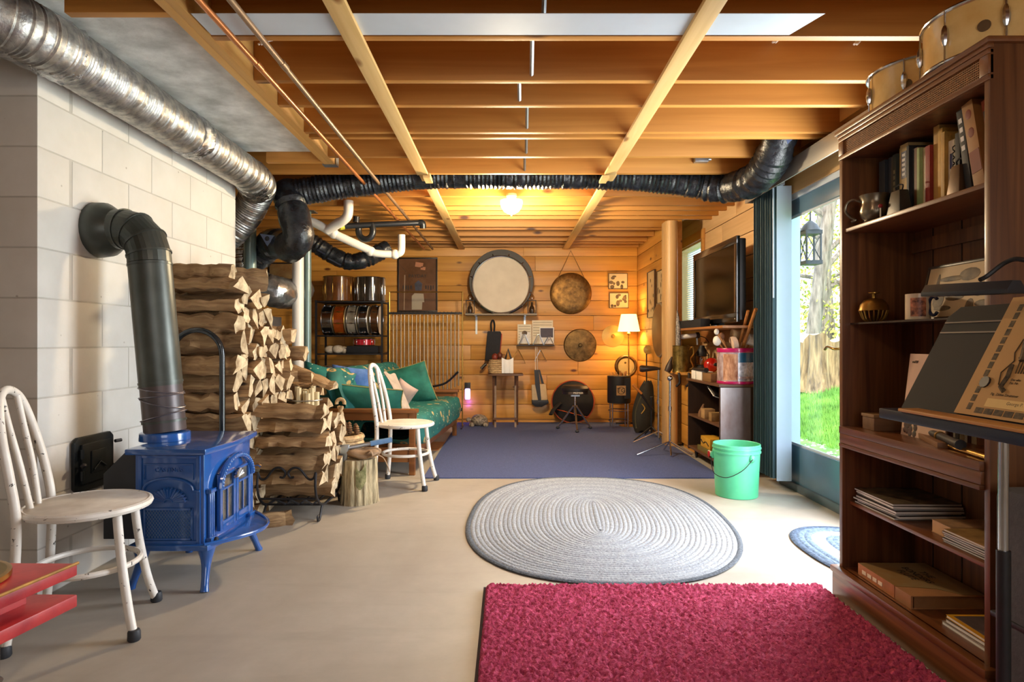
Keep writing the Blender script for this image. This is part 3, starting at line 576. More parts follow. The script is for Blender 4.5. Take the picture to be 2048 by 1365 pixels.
# stump with hatchet, pouch and basket
barks = P('stump_bark', '#7a6a4c', .92, 0, .45, 16, 1.0, stretch=(2.6, 2.6, .35), col2='#d0bf98'); moss = P('green_moss', '#6f7345', .95, 0, .4, 26, .9, col2='#9a9468')
sx, sy = -.972, 4.09; su = thing('chopping_stump', 'short bark covered chopping stump with a moss patch', 'stump', (sx, sy, 0))
def stump(a, b):
    q = 2 * PI * a; r = .112 * (1 + .05 * math.sin(3 * q + 1) + .03 * math.sin(17 * q) + .012 * math.sin(41 * q)) * (1.05 - .06 * b + .05 * (1 - b) ** 6); return Vector((sx + r * math.cos(q), sy + r * math.sin(q), .285 * b))
MB().surf(stump, 72, 12, cu=True).build('bark', barks, su); m = MB(); m._add([stump(i / 40, 1) for i in range(40)], [tuple(range(40))]); m.build('cut_face', endg, su)
m = MB(); m.surf(lambda a, b: Vector((sx + (.119 + .004 * math.sin(PI * a) * math.sin(PI * b)) * math.cos(-1.5 + .55 * a), sy + (.119 + .004 * math.sin(PI * a) * math.sin(PI * b)) * math.sin(-1.5 + .55 * a), .13 + .12 * b - .03 * math.sin(4 * a))), 10, 10); m.build('moss', moss, su)
ht = thing('hatchet', 'hatchet with a blue gripped handle resting on the pouch', 'hatchet', (-.93, 4.05, .33))
A, B = at(693, 897, 4.02), at(784, 880, 4.1); dv = (B - A)
MB().tube([A, A + dv * .55], .014, 10).build('shaft', steel, ht); MB().tube([A + dv * .52, B], .0175, 12).build('grip', P('blue_grip', '#5b7fa8', .6, 0, .2, 20), ht)
MB().prism([(A.x - .045, A.z + .02), (A.x + .02, A.z + .025), (A.x + .01, A.z - .03), (A.x + .0, A.z - .085), (A.x - .075, A.z - .085), (A.x - .05, A.z - .03)], A.y - .012, A.y + .012, 'xz').build('head', steel, ht, bevel=.005)
lt = P('tan_leather', '#8f7458', .7, 0, .22, 8, .4); lp = thing('leather_pouch', 'crumpled tan leather pouch lying on the stump', 'pouch', (-.93, 4.07, .285))
m = MB(); m.surf(lambda a, b: Vector((-.945 + (.12 + .02 * math.sin(3 * a * PI)) * math.cos(2 * PI * a) * math.sin(PI * b), 4.06 + .085 * math.sin(2 * PI * a) * math.sin(PI * b), .322 - .034 * math.cos(PI * b) + .012 * math.sin(7 * PI * a) * math.sin(PI * b))), 28, 12, cu=True); m.build('body', lt, lp)
MB().tube(smooth_path([(-.87, 4.03, .33), (-.83, 4.02, .315), (-.80, 4.03, .295), (-.775, 4.05, .235), (-.765, 4.05, .20)], 6), .007, 8, flat=.5).build('strap', lt, lp); MB().tube(smooth_path([(-.90, 4.0, .335), (-.87, 3.975, .35), (-.86, 3.98, .32), (-.89, 3.985, .305)], 6), .012, 8, flat=.4).build('flap_loop', lt, lp)
wick = P('wicker', '#a07c50', .8, 0, .3, 30, .6, col2='#d2b384'); bk = thing('pinecone_basket', 'wicker basket of pine cones with tall twisted handle', 'basket', (-1.165, 4.365, 0))
bx, by = -1.165, 4.365
for i in range(10):
    r = .115 + .03 * (i / 9); MB().tube(ring((bx, by, .02 + i * .04), r, 28), .0215, 7, closed=True).build('weave_row', wick, bk)
for s in (0, PI): MB().tube([(bx + .012 * math.cos(s + i * .7), by + .012 * math.sin(s + i * .7) - .0, .34 + .014 * i) for i in range(19)], .012, 8).build('handle_strand', wick, bk)
MB().tube(ring((bx, by, .615), .027, 12, 'y', -.3, PI + .3), .013, 8).build('handle_loop', wick, bk)
conem = P('pine_cone', '#5d4028', .9, 0, .4, 30, .6, col2='#8a6540')
for i in range(15):
    a = i * 2.4; r = .03 + .10 * math.sqrt((i % 15) / 15); m = MB(); c = Vector((bx + r * math.cos(a), by + r * math.sin(a), .43 + .03 * (1 - r / .13)))
    for k in range(4): m.lathe([(.008, -.012), (.024 - .004 * abs(k - 1), .0), (.006, .012)], c + Vector((0, 0, -.02 + k * .014)), 8)
    m.solo('pine_cone', conem, 'brown pine cone heaped in the wicker basket', 'pine cone', 'pine cones in the wicker basket')
kb = thing('kindling_bundle', 'wired bundle of pale kindling standing beside the futon arm', 'kindling', (-1.36, 4.56, 0)); km = P('pale_kindling', '#c9ba94', .8, 0, .2, 10, .4, stretch=(3, 3, .4))
for i in range(12):
    a = i * 2.4; r = .085 * math.sqrt(i / 12); MB().tube([(-1.40 + r * math.cos(a), 4.35 + r * math.sin(a), .0), (-1.40 + r * 1.05 * math.cos(a), 4.35 + r * math.sin(a), .71 + .02 * math.sin(i * 3))], .018, 6).build('stick', km, kb)
for z in (.50, .64): MB().tube(ring((-1.40, 4.35, z), .108, 20), .004, 6, closed=True).build('wire_band', steel, kb)
# ================================================================== rugs, bucket
def rugmat(name, c1, c2, sc_, b=.8):
    return P(name, c1, .95, 0, .2, sc_, b, col2=c2)
MB().box(-.645, 1.64, 4.774, 8.05, .0005, .009).solo('blue_carpet', rugmat('navy_carpet', '#36416c', '#556393', 190, .5), 'dark blue low pile carpet covering the far floor', 'carpet')
rr = thing('red_rug', 'thick crimson shag rug in the foreground', 'rug', (.63, 1.7, 0))
MB().box(-.102, 1.31, .55, 2.628, .0005, .014).build('backing', P('rug_binding', '#2b1c24', .9, 0, .1, 20), rr)
redr = rugmat('crimson_pile', '#9c1f47', '#cf4c74', 70, 1.0)
rg = random.Random(3)
def rugz(u_, v_): e = min(u_, 1 - u_, v_, 1 - v_); return Vector((-.092 + 1.395 * u_, .56 + 2.06 * v_, .014 + (.018 if e > .001 else 0) + rg.uniform(-.008, .008)))
m = MB(); m.surf(rugz, 210, 300); pile = m.build('pile', redr, rr, ang=180)
# oval braided rug: every braid coil a row of its own
def oval(cx, cy, hw, hl, n=64):
    pts = []
    for i in range(n):
        q = 2 * PI * i / n; e = 2 / 2.45; c, s_ = math.cos(q), math.sin(q)
        pts.append(Vector((cx + hw * math.copysign(abs(c) ** e, c), cy + hl * math.copysign(abs(s_) ** e, s_), 0)))
    return pts
def braided(name, label, cx, cy, hw, hl, step, mats, edge, rz=0):
    t = thing(name, label, 'rug', (cx, cy, 0), rz, local=True); k = 0; w_ = hw; l_ = hl
    while w_ > step * .6:
        m = MB(); p = oval(0, 0, w_ - step / 2, max(l_ - step / 2, step), 64)
        for q in p: q.z = .007
        m.tube(p, step * .56, 6, closed=True, flat=.36); m.build('braid', edge if k == 0 else mats(k), t); w_ -= step; l_ -= step; k += 1
    m = MB(); m._add([q + Vector((0, 0, .002)) for q in oval(0, 0, hw - step, hl - step)], [tuple(range(64))]); m.build('underlay', mats(9), t); MB().tube([(0, -(hl - hw) * .95, .006), (0, (hl - hw) * .95, .006)], step * .7, 8, flat=.4).build('centre_braid', mats(9), t)
    return t
gb = [rugmat('grey_braid_a', '#868d96', '#a7adb5', 90), rugmat('grey_braid_b', '#8f969f', '#b0b6bd', 90)]
braided('oval_rug', 'large pale grey braided oval rug in the middle of the floor', .525, 3.73, .755, 1.06, .0255, lambda k: gb[(k // 2) % 2], rugmat('dark_braid', '#3f4650', '#6a727c', 90), math.radians(-4))
bl1, bl2 = rugmat('blue_braid', '#42566e', '#6f8398', 60), rugmat('white_braid', '#b9c2cb', '#dde1e4', 60)
braided('door_mat', 'small blue and white braided mat at the patio door', 1.735, 3.08, .27, .43, .034, lambda k: bl1 if k in (1, 2) or k > 4 else bl2, rugmat('navy_braid', '#2c3a50', '#4d6078', 60), 0)
bu = thing('bucket', 'mint green plastic bucket with wire handle', 'bucket', (1.551, 4.26, 0)); gp = P('mint_plastic', '#4fbf8d', .35, 0, .06, 2.5, col2='#67cfa0')
bx, by = 1.551, 4.26
MB().lathe([(.0, .006), (.134, .0), (.138, .004), (.150, .295), (.157, .297), (.157, .307), (.151, .309), (.152, .322), (.158, .324), (.158, .333), (.153, .335), (.154, .352), (.151, .354), (.147, .35), (.134, .012), (0, .012)], (bx, by, 0), 48, caps=False).build('shell', gp, bu)
e1, e2 = Vector((bx + .05, by - .147, .272)), Vector((bx - .15, by + .03, .272))
for e in (e1, e2): MB().ball(e, (.02, .014, .026), 10, 6).build('ear', gp, bu)
MB().tube(smooth_path([e1 + Vector((0, -.012, 0)), (bx - .02, by - .165, .20), (bx - .11, by - .14, .15), (bx - .163, by - .06, .155), (bx - .168, by, .2), e2 + Vector((-.012, 0, 0))], 8), .0026, 6).build('wire_handle', iron, bu)
# ================================================================== ducts, pipes, columns, ceiling lamp
def foil(name, c1, c2, rough, metal, sc_, b, stretch=(1, 1, 1), spec=None):
    return P(name, c1, rough, metal, .2, sc_, b, stretch, c2)
foilm = foil('foil_duct', '#8f9092', '#c3c0ba', .42, .95, 26, .35); crinkle = foil('crinkled_foil', '#9fa3a8', '#dcdcdc', .22, 1.0, 34, 1.0)
plastic_blk = foil('black_duct_film', '#16181b', '#2c3036', .2, .1, 20, .9)
def ribbed(pts, r, pitch, depth, jit=.0, n=22, seed=1):
    rg = random.Random(seed); pts = [Vector(p) for p in pts]; out = []; ln = [0]
    for a, b in zip(pts[:-1], pts[1:]): ln.append(ln[-1] + (b - a).length)
    N = int(ln[-1] / pitch * 2); rs = []; k = 0
    for i in range(N + 1):
        s = ln[-1] * i / N
        while k < len(pts) - 2 and ln[k + 1] < s: k += 1
        t = (s - ln[k]) / max(ln[k + 1] - ln[k], 1e-6); out.append(pts[k].lerp(pts[k + 1], min(t, 1))); rs.append(r + (depth if i % 2 else -depth) + rg.uniform(-jit, jit))
    return out, rs
def sleeve(pts, r, amp, seed, n=26):
    """crumpled wrap around a path"""
    rg = random.Random(seed); m = MB(); pts = smooth_path(pts, 6); m.tube(pts, r, n)
    m.v = [tuple(Vector(p) + Vector((rg.uniform(-amp, amp), rg.uniform(-amp, amp), rg.uniform(-amp, amp)))) for p in m.v]; return m
fd = thing('foil_duct', 'large silver foil duct running under the slab beside chimney', 'duct', (-1.755, 3.4, 2.06))
main = smooth_path([(-2.6, 2.08, 2.235), (-2.15, 2.09, 2.23), (-1.86, 2.16, 2.2), (-1.76, 2.36, 2.182), (-1.752, 2.7, 2.18), (-1.752, 3.4, 2.18), (-1.752, 4.3, 2.172)], 6)
p, r = ribbed(main, .112, .016, .0016, .001); MB().tube(p, r, 26).build('flexible_tube', foilm, fd)
MB().lathe([(.1, 0)], (0, 0, 0), 3) if 0 else None
for i, (a, b) in enumerate((((-1.87, 2.15, 2.2), (-1.752, 2.5, 2.181)), ((-1.752, 3.40, 2.18), (-1.752, 3.52, 2.18)), ((-1.752, 4.28, 2.172), (-1.80, 4.48, 2.14)))):
    mid = (Vector(a) + Vector(b)) / 2 + Vector((.012 if i == 0 else 0, 0, .004)); sleeve([a, mid, b], .119, .0055, i).build('tape_wrap', crinkle, fd, ang=20)
dn = smooth_path([(-1.752, 4.30, 2.172), (-1.775, 4.48, 2.155), (-1.84, 4.56, 2.09), (-1.93, 4.62, 1.98), (-2.08, 4.66, 1.84), (-2.3, 4.68, 1.74)], 6); p, r = ribbed(dn, .114, .02, .002, .0015); MB().tube(p, r, 24).build('down_section', foilm, fd)
f2 = thing('foil_duct', 'short vertical silver duct behind the chimney corner', 'duct', (-2.16, 5.15, 1.2)); p, r = ribbed(smooth_path([(-2.20, 5.15, 1.95), (-2.17, 5.15, 1.7), (-2.155, 5.15, 1.45), (-2.17, 5.16, 1.2), (-2.2, 5.2, .9)], 6), .09, .02, .002, .004, seed=4); MB().tube(p, r, 22).build('flexible_tube', crinkle, f2)
f3 = thing('foil_duct', 'sagging grey foil duct behind the round columns', 'duct', (-1.95, 5.3, 1.3)); pth = smooth_path([at(480, 545, 5.42), at(525, 575, 5.42), at(560, 586, 5.5), at(588, 588, 5.95), at(600, 580, 6.5)], 6)
sleeve(pth[::3] + [pth[-1]], .135, .007, 8).build('flexible_tube', foil('grey_foil', '#6f7276', '#a8a9aa', .28, .85, 12, .9), f3, ang=30); MB().tube(ring(at(520, 571, 5.42), .142, 24, 'x'), .006, 8, closed=True).build('clamp_ring', steel, f3)
bd = thing('black_duct', 'long black flexible duct slung across the ceiling', 'duct', (0, 4.68, 2.1))
run = smooth_path([at(578, 388, 4.69), (-1.42, 4.70, 2.185), (-1.1, 4.70, 2.235), (-.6, 4.695, 2.285), (.05, 4.695, 2.285), (.75, 4.695, 2.28), (1.2, 4.69, 2.245), (1.5, 4.66, 2.19)], 8)
p, r = ribbed(run, .098, .03, .004, .004, seed=2); MB().tube(p, r, 20).build('cross_run', plastic_blk, bd)
rt = smooth_path([(1.46, 4.67, 2.20), (1.60, 4.57, 2.165), (1.675, 4.36, 2.15), (1.69, 4.15, 2.17), (1.69, 3.98, 2.24), (1.69, 3.885, 2.36), (1.69, 3.88, 2.47)], 6); p, r = ribbed(rt, .108, .045, .004, .006, seed=3); MB().tube(p, r, 22).build('riser', plastic_blk, bd)
sk = smooth_path([at(574, 380, 4.72), at(582, 405, 4.66), at(590, 440, 4.62), at(597, 474, 4.60), at(580, 494, 4.70), at(548, 487, 4.98), at(515, 512, 5.14), at(480, 545, 5.2)], 7); p, r = ribbed(sk, .112, .06, .003, .006, seed=5); MB().tube(p, r, 24).build('down_loop', plastic_blk, bd)
lab = P('duct_label', '#5c6f93', .4, 0, .1, 9)
c = at(535, 480, 4.72); MB().prism([(c.x - .055, c.z + .045), (c.x + .06, c.z + .03), (c.x + .0, c.z - .05)], c.y - .006, c.y, 'xz').build('triangle_label', lab, bd); MB().ball((c.x, c.y - .008, c.z + .008), (.018, .003, .018), 12, 6).build('triangle_eye', plastic_blk, bd)
c = at(1566, 285, 3.885); MB().prism([(c.x - .05, c.z + .05), (c.x + .05, c.z + .02), (c.x - .02, c.z - .045)], c.y - .108, c.y - .105, 'xz').build('triangle_label', lab, bd)
b2 = thing('black_duct', 'drooping black duct with blue labels behind the columns', 'duct', (-1.7, 6.2, 1.75)); sg = smooth_path([at(600, 470, 6.1), at(632, 490, 6.15), at(665, 511, 6.2), at(700, 524, 6.22), at(735, 517, 6.28), at(775, 496, 6.4)], 6)
p, r = ribbed(sg, .082, .04, .003, .006, seed=6); MB().tube(p, r, 18).build('flexible_tube', plastic_blk, b2)
for (u0, v0, u1, v1) in ((634, 500, 650, 509), (655, 517, 682, 531)):
    a, b = at(u0, v0, 6.06), at(u1, v1, 6.1); MB().tube([a, b], .028, 4, flat=.25).build('label_strip', lab, b2)
# columns
colw = P('white_column_paint', '#dcd9d2', .35, 0, .04, 6); colg = P('grey_green_column', '#6c8281', .3, .2, .08, 5)
for (u, d, r, m_, l_) in ((596, 5.6, .05, colw, 'white steel column beside the drum rack'), (614.5, 5.78, .036, colg, 'slim grey green column touching the white column'), (500, 4.93, .047, colg, 'grey green steel column behind the log stack')):
    x = (u - CX) * d / F; t = thing('steel_column', l_, 'column', (x, d, 0), group='steel support columns')
    MB().lathe([(r, 0), (r, 2.24)], (x, d, 0), 28).build('shaft', m_, t); MB().box(x - .08, x + .08, d - .06, d + .06, 2.234, 2.243).build('cap_plate', steel, t); MB().box(x - .08, x + .08, d - .06, d + .06, 0, .01).build('base_plate', steel, t)
# waste pipes
pvc = P('white_pvc', '#ded9cf', .3, 0, .05, 6); abs_ = P('black_abs', '#1d1f22', .3, 0, .15, 6)
pv = thing('waste_pipe', 'white plastic waste pipe with wye fitting under the joists', 'pipe', tuple(at(700, 480, 5.65)))
MB().tube(smooth_path([at(600, 440, 5.6), at(622, 443, 5.6), at(648, 456, 5.6), at(668, 468, 5.62), at(744, 503, 5.75)], 5), .038, 16).build('main_run', pvc, pv)
MB().tube(smooth_path([at(740, 502, 5.75), at(752, 507, 5.76), at(787, 509, 5.8), at(800, 506, 5.8), at(803, 497, 5.8), at(803, 470, 5.8)], 5), .034, 16).build('far_elbow', pvc, pv)
MB().tube(smooth_path([at(655, 462, 5.6), at(672, 450, 5.56), at(688, 440, 5.52), at(696, 428, 5.5), at(697, 402, 5.5)], 5), .042, 16).build('wye', pvc, pv)
for (u, v, d) in ((668, 468, 5.62), (741, 503, 5.75), (790, 509, 5.8), (678, 446, 5.55)):
    c = at(u, v, d); MB().ball(c, (.046, .046, .046), 14, 8).build('coupling', pvc, pv)
ab = thing('trap_pipe', 'black plastic drain pipe with a U trap', 'pipe', tuple(at(760, 455, 5.75)))
MB().tube([at(684, 453, 5.62), at(760, 449, 5.72), at(838, 446, 5.85)], .026, 14).build('run', abs_, ab); MB().tube(smooth_path([at(838, 446, 5.85), at(845, 447, 5.85), at(846, 457, 5.86)], 4), .03, 14).build('elbow', abs_, ab)
MB().tube(smooth_path([at(744, 448, 5.7), at(746, 464, 5.7), at(741, 475, 5.7), at(731, 479, 5.7), at(721, 474, 5.7), at(717, 462, 5.7), at(719, 450, 5.7)], 5), .029, 14).build('trap', abs_, ab); MB().tube([at(712, 445, 5.68), at(713, 434, 5.68)], .03, 12).build('riser', abs_, ab)
MB().tube([at(679, 454, 5.61), at(688, 453, 5.63)], .031, 12).build('clamp', P('yellow_clamp', '#c9c03a', .4, .5, .2, 12), ab)
cop = P('copper', '#b5713f', .35, .6, .2, 8, stretch=(1, .3, 1)); cop2 = P('dull_copper', '#8a6f55', .45, .5, .2, 8, stretch=(1, .3, 1))
for x, m_, l_ in ((-1.056, cop, 'bright copper water pipe along the trimmer'), (-.948, cop2, 'dull brown water pipe, right of the copper one')):
    t = thing('water_pipe', l_, 'pipe', (x, 4.5, 2.2)); MB().tube([(x, 1.2, 2.212), (x, 4.4, 2.206), (x, 7.9, 2.21)], .0125, 12).build('tube', m_, t)
    for y in (2.65, 5.6): MB().tube([(x, y - .03, 2.2115), (x, y + .03, 2.2115)], .0155, 12).build('coupling', m_, t)
# junction box, cables
cable = P('white_cable', '#e2ddd2', .5, 0, .05, 8)
t = thing('junction_box', 'small metal junction box on a joist face', 'junction box', (1.37, 4.46, 2.33)); MB().box(1.32, 1.42, 4.43, 4.479, 2.315, 2.375).build('box', steel, t, bevel=.006); MB().tube([(1.42, 4.455, 2.34), (1.44, 4.455, 2.34)], .012, 10).build('connector', steel, t)
for i, (u, v, d, l_) in enumerate(((545, 92, 2.86, 'white cable end poking through the joist by the pipes'), (1556, 88, 2.86, 'pair of white cables through a joist near the strip'), (1716, 92, 2.86, 'white cable through a joist above the drums'))):
    a = at(u, v - 8, d); t = thing('cable_stub', l_, 'cable', tuple(a), group='white cables through the joists')
    for k in range(2): MB().tube([a + Vector((.012 * k, .03, .03)), a + Vector((-.02 + .012 * k, -.03, -.01)), a + Vector((-.045 + .012 * k, -.05, -.035))], .005, 6).build('strand', cable, t)
# ceiling lamp
lx, ly = .028, 5.10; cl = thing('ceiling_lamp', 'lit white glass schoolhouse globe on the ceiling', 'ceiling lamp', (lx, ly, 2.06))
MB().lathe([(.042, 2.243), (.045, 2.225), (.04, 2.218)], (lx, ly, 0), 24).build('mount', P('lamp_mount', '#d8c8a8', .5, 0, .05, 5), cl); MB().lathe([(.022, 2.22), (.022, 2.195)], (lx, ly, 0), 20).build('neck', white_paint, cl)
glow = P('lit_opal_glass', '#fff0d0', .3, 0, .02, 3, emit='#ffdf9f', es=7.0)
MB().lathe([(.03, 2.196), (.089, 2.19), (.091, 2.17), (.083, 2.135), (.06, 2.102), (.03, 2.085), (.0, 2.08)], (lx, ly, 0), 32).build('globe', glow, cl); MB().ball((lx, ly, 2.074), .008, 10, 6).build('finial', brass, cl)
o = lamp('ceiling_lamp_light', 'POINT', (0, 0, -.02), 120, (1, .78, .49), radius=.1); o.parent = cl
lx, ly = -.35, .75; cl = thing('ceiling_lamp', 'assumed bare bulb ceiling lamp above the viewer', 'ceiling lamp', (lx, ly, 2.1)); MB().lathe([(.05, 2.243), (.05, 2.225), (.025, 2.2), (.025, 2.17)], (lx, ly, 0), 24).build('socket', white_paint, cl); MB().ball((lx, ly, 2.135), (.03, .03, .038), 16, 10).build('bulb', glow, cl)  # unseen second lamp and its light, assumed from the warm chimney top
o = lamp('assumed_bulb_light', 'POINT', (0, 0, .03), 26, (1, .82, .62), radius=.04); o.parent = cl
# outdoor-side metal cabinet behind the pile
t = thing('metal_cabinet', 'narrow grey metal cabinet behind the firewood', 'cabinet', (-2.45, 6.5, 0)); MB().box(-2.58, -2.38, 6.3, 6.6, 0, 1.3).build('body', steel, t, bevel=.006); MB().box(-2.50, -2.40, 6.29, 6.3, .05, 1.26).build('door', steel, t, bevel=.003)
# ================================================================== tall bookcase on the right
wal = W('walnut_v', '#54301a', '#996438', 2, .38, fine=38, along=1.3, rnd=.03, coat=.15, bmp=.06); walx = W('walnut_y', '#60371c', '#985f34', 1, .35, fine=38, along=1.2, rnd=.03, coat=.25, bmp=.06); edge = W('walnut_edge', '#6b3f20', '#8f5a30', 1, .35, fine=22, rnd=.02, coat=.2, bmp=.05)
B0, B1 = 1.77, 2.575
bc = thing('bookcase', 'tall dark walnut bookcase with cane frieze', 'bookcase', (1.52, 2.17, 0))
MB().box(1.36, 1.67, B0, B0 + .022, .0, 1.885).build('side_panel', wal, bc, bevel=.002); MB().box(1.36, 1.67, B1 - .022, B1, .0, 1.885).build('side_panel', wal, bc, bevel=.002)
bp_ = MB().box(1.655, 1.668, B0 + .022, B1 - .022, .08, 1.8).build('back_panel', wal, bc)
for k in range(5): MB().box(1.6525, 1.655, B0 + .05 + k * .155, B0 + .054 + k * .155, .1, 1.78).build('groove', P('groove_shadow', '#2a170c', .7, 0, .1, 9), bp_)
MB().box(1.345, 1.672, B0 - .012, B1 + .012, 1.885, 1.902).build('cornice', edge, bc, bevel=.004); MB().box(1.352, 1.37, B0 - .004, B1 + .004, 1.872, 1.886).build('cornice_bead', edge, bc, bevel=.004)
fr = MB().box(1.355, 1.372, B0, B1, 1.857, 1.872).box(1.355, 1.372, B0, B1, 1.783, 1.80).box(1.355, 1.372, B0, B0 + .035, 1.80, 1.857).box(1.355, 1.372, B1 - .035, B1, 1.80, 1.857).build('frieze_frame', edge, bc, bevel=.003)
canem = P('cane_weave', '#8a5a2c', .6, 0, .25, 60); m = MB(); m.box(1.367, 1.371, B0 + .03, B1 - .03, 1.797, 1.86)
for i in range(100): y = B0 + .038 + i * .00735; m.box(1.3645, 1.367, y, y + .003, 1.8, 1.857)
for i in range(8): z = 1.803 + i * .0068; m.box(1.3632, 1.3655, B0 + .035, B1 - .035, z, z + .003)
cn = m.build('cane_panel', canem, fr); cn['kind'] = 'stuff'
MB().box(1.375, 1.655, B0 + .022, B1 - .022, 1.79, 1.805).build('top_board', wal, bc)
MB().box(1.368, 1.655, B0 + .022, B1 - .022, 1.485, 1.50).build('shelf', edge, bc, bevel=.0015)
MB().box(1.392, 1.655, B0 + .022, B1 - .022, 1.112, 1.1185).build('shelf', P('smoked_shelf', '#3a2d28', .25, 0, .1, 4), bc)
MB().box(1.392, 1.655, B0 + .022, B1 - .022, .381, .394).build('shelf', walx, bc, bevel=.001); MB().box(1.64, 1.655, B0 + .022, B1 - .022, 1.40, 1.45).build('back_rail', wal, bc)
MB().box(1.346, 1.655, B0 + .022, B1 - .022, .672, .70).build('desk_shelf', walx, bc, bevel=.002); MB().box(1.350, 1.366, B0 + .022, B1 - .022, .632, .671).build('drawer_front', walx, bc, bevel=.002); MB().box(1.346, 1.4, B0 + .022, B1 - .022, .617, .631).build('lower_rail', walx, bc, bevel=.002)
MB().box(1.36, 1.655, B0 + .022, B1 - .022, .108, .124).build('bottom_board', walx, bc); MB().box(1.338, 1.37, B0 - .016, B1 + .016, 0, .098).build('plinth', walx, bc, bevel=.004); MB().box(1.33, 1.372, B0 - .02, B1 + .02, .098, .124).build('plinth_moulding', edge, bc, bevel=.007)
# drums on top
maple = P('pearl_maple_wrap', '#cf9f52', .28, 0, .12, 5, coat=.5, col2='#e6c586'); head = P('drum_skin', '#e0d6c2', .6, 0, .05, 5)
def drum(name, label, c, r, h, wrap, axis='z', lugs=8, hoop=chrome, group=None, badge=True, skin=head, cat='drum', lugr=.010, hr=.006):
    c = Vector(c); t = thing(name, label, cat, tuple(c if axis == 'z' else c - Vector((0, 0, r))), group=group)
    MB().lathe([(r, 0), (r, h)], c, 40, axis).build('shell', wrap, t); off = {'z': Vector((0, 0, h)), 'x': Vector((h, 0, 0)), 'y': Vector((0, h, 0))}[axis]
    for k, z in enumerate((0, 1)):
        b = c + off * z; e = off.normalized() * (.006 if z else -.006)
        MB().tube(ring(b, r + .004, 40, axis), hr, 8, closed=True).build('hoop', hoop, t); MB().lathe([(0, 0), (r - .002, 0)], b + e * .3, 40, axis, caps=False).build('skin', skin, t)
    lg = []
    for i in range(lugs):
        a = 2 * PI * (i + .3) / lugs; d = {'z': Vector((math.cos(a), math.sin(a), 0)), 'x': Vector((0, math.cos(a), math.sin(a))), 'y': Vector((math.sin(a), 0, math.cos(a)))}[axis]
        q = c + d * (r + .007); m = MB(); m.tube([q + off * .3, q + off * .38, q + off * .5, q + off * .62, q + off * .7], [lugr * .5, lugr, lugr * 1.15, lugr, lugr * .5], 8); l = m.build('lug', hoop, t)
        MB().tube([q - off * .02, q + off * 1.02], .003, 6).build('tension_rod', hoop, l)
    if badge:
        d = Vector((-.72, -.69, 0)); q = c + d * (r + .0015) + off * .42
        MB().tube([q, q + d * .002], .017, 18).build('badge', P('dark_badge', '#5a4630', .4, .6, .2, 20), t)
    return t
drum('snare_drum', 'cream pearl drum on the bookcase end nearest the patio door', (1.565, 2.385, 1.909), .17, .155, maple, lugs=7, hr=.006)
drum('snare_drum', 'cream pearl drum nearest the viewer on the bookcase', (1.545, 1.985, 1.909), .195, .155, maple, lugs=8, hr=.006)
# --- upper shelf
pw = P('pewter', '#7d7260', .3, .9, .15, 6); t = thing('pewter_tankard', 'pewter tankard with curled handle on the top shelf', 'tankard', (1.425, 2.44, 1.5))
MB().lathe([(.037, 1.5), (.043, 1.504), (.036, 1.512), (.047, 1.53), (.052, 1.55), (.046, 1.575), (.045, 1.59), (.053, 1.612), (.050, 1.612), (.04, 1.585), (.0, 1.52)], (1.425, 2.44, 0), 32, caps=False).build('cup', pw, t)
MB().tube(smooth_path([(1.395, 2.475, 1.592), (1.375, 2.49, 1.605), (1.355, 2.505, 1.595), (1.35, 2.51, 1.565), (1.362, 2.50, 1.54), (1.378, 2.488, 1.525), (1.366, 2.497, 1.518)], 5), .005, 8).build('handle', pw, t)
BK = [(.040, .252, '#24252a', 'thick black binder first on the top shelf'), (.028, .256, '#2e3038', 'black hardback beside the first binder'), (.016, .25, '#4b3f33', 'slim brown book with worn spine, third in the row'), (.022, .254, '#2b3028', 'dark green book with faint lettering'), (.013, .272, '#c9ab6e', 'thin cream book behind the cowbell'), (.046, .278, '#b99a64', 'thick tan book with a navy label'), (.014, .262, '#1d1c1e', 'thin black book right of the tan one'), (.018, .246, '#40403c', 'dark grey book with speckled spine'), (.022, .243, '#6b4328', 'brown leather book mid row'), (.014, .236, '#93a268', 'green and white thin book mid row'), (.016, .232, '#cdb98c', 'cream paperback mid row'), (.012, .2, '#ddd3bf', 'short white booklet beside the red book'), (.024, .228, '#8c2a20', 'red hardback mid row'), (.030, .288, '#b98d48', 'tall tan folder sticking up in the row'), (.022, .27, '#c99a45', 'yellow ochre folder beside the tall tan one'), (.018, .25, '#bf9448', 'worn yellow booklet near the cookbook'), (.032, .215, '#d9c9b4', 'white cookbook with red flowers and blue tag'), (.014, .212, '#7a6a50', 'book with spiral binding'), (.022, .225, '#17161a', 'black book at the end of the upright row')]
y = 2.482
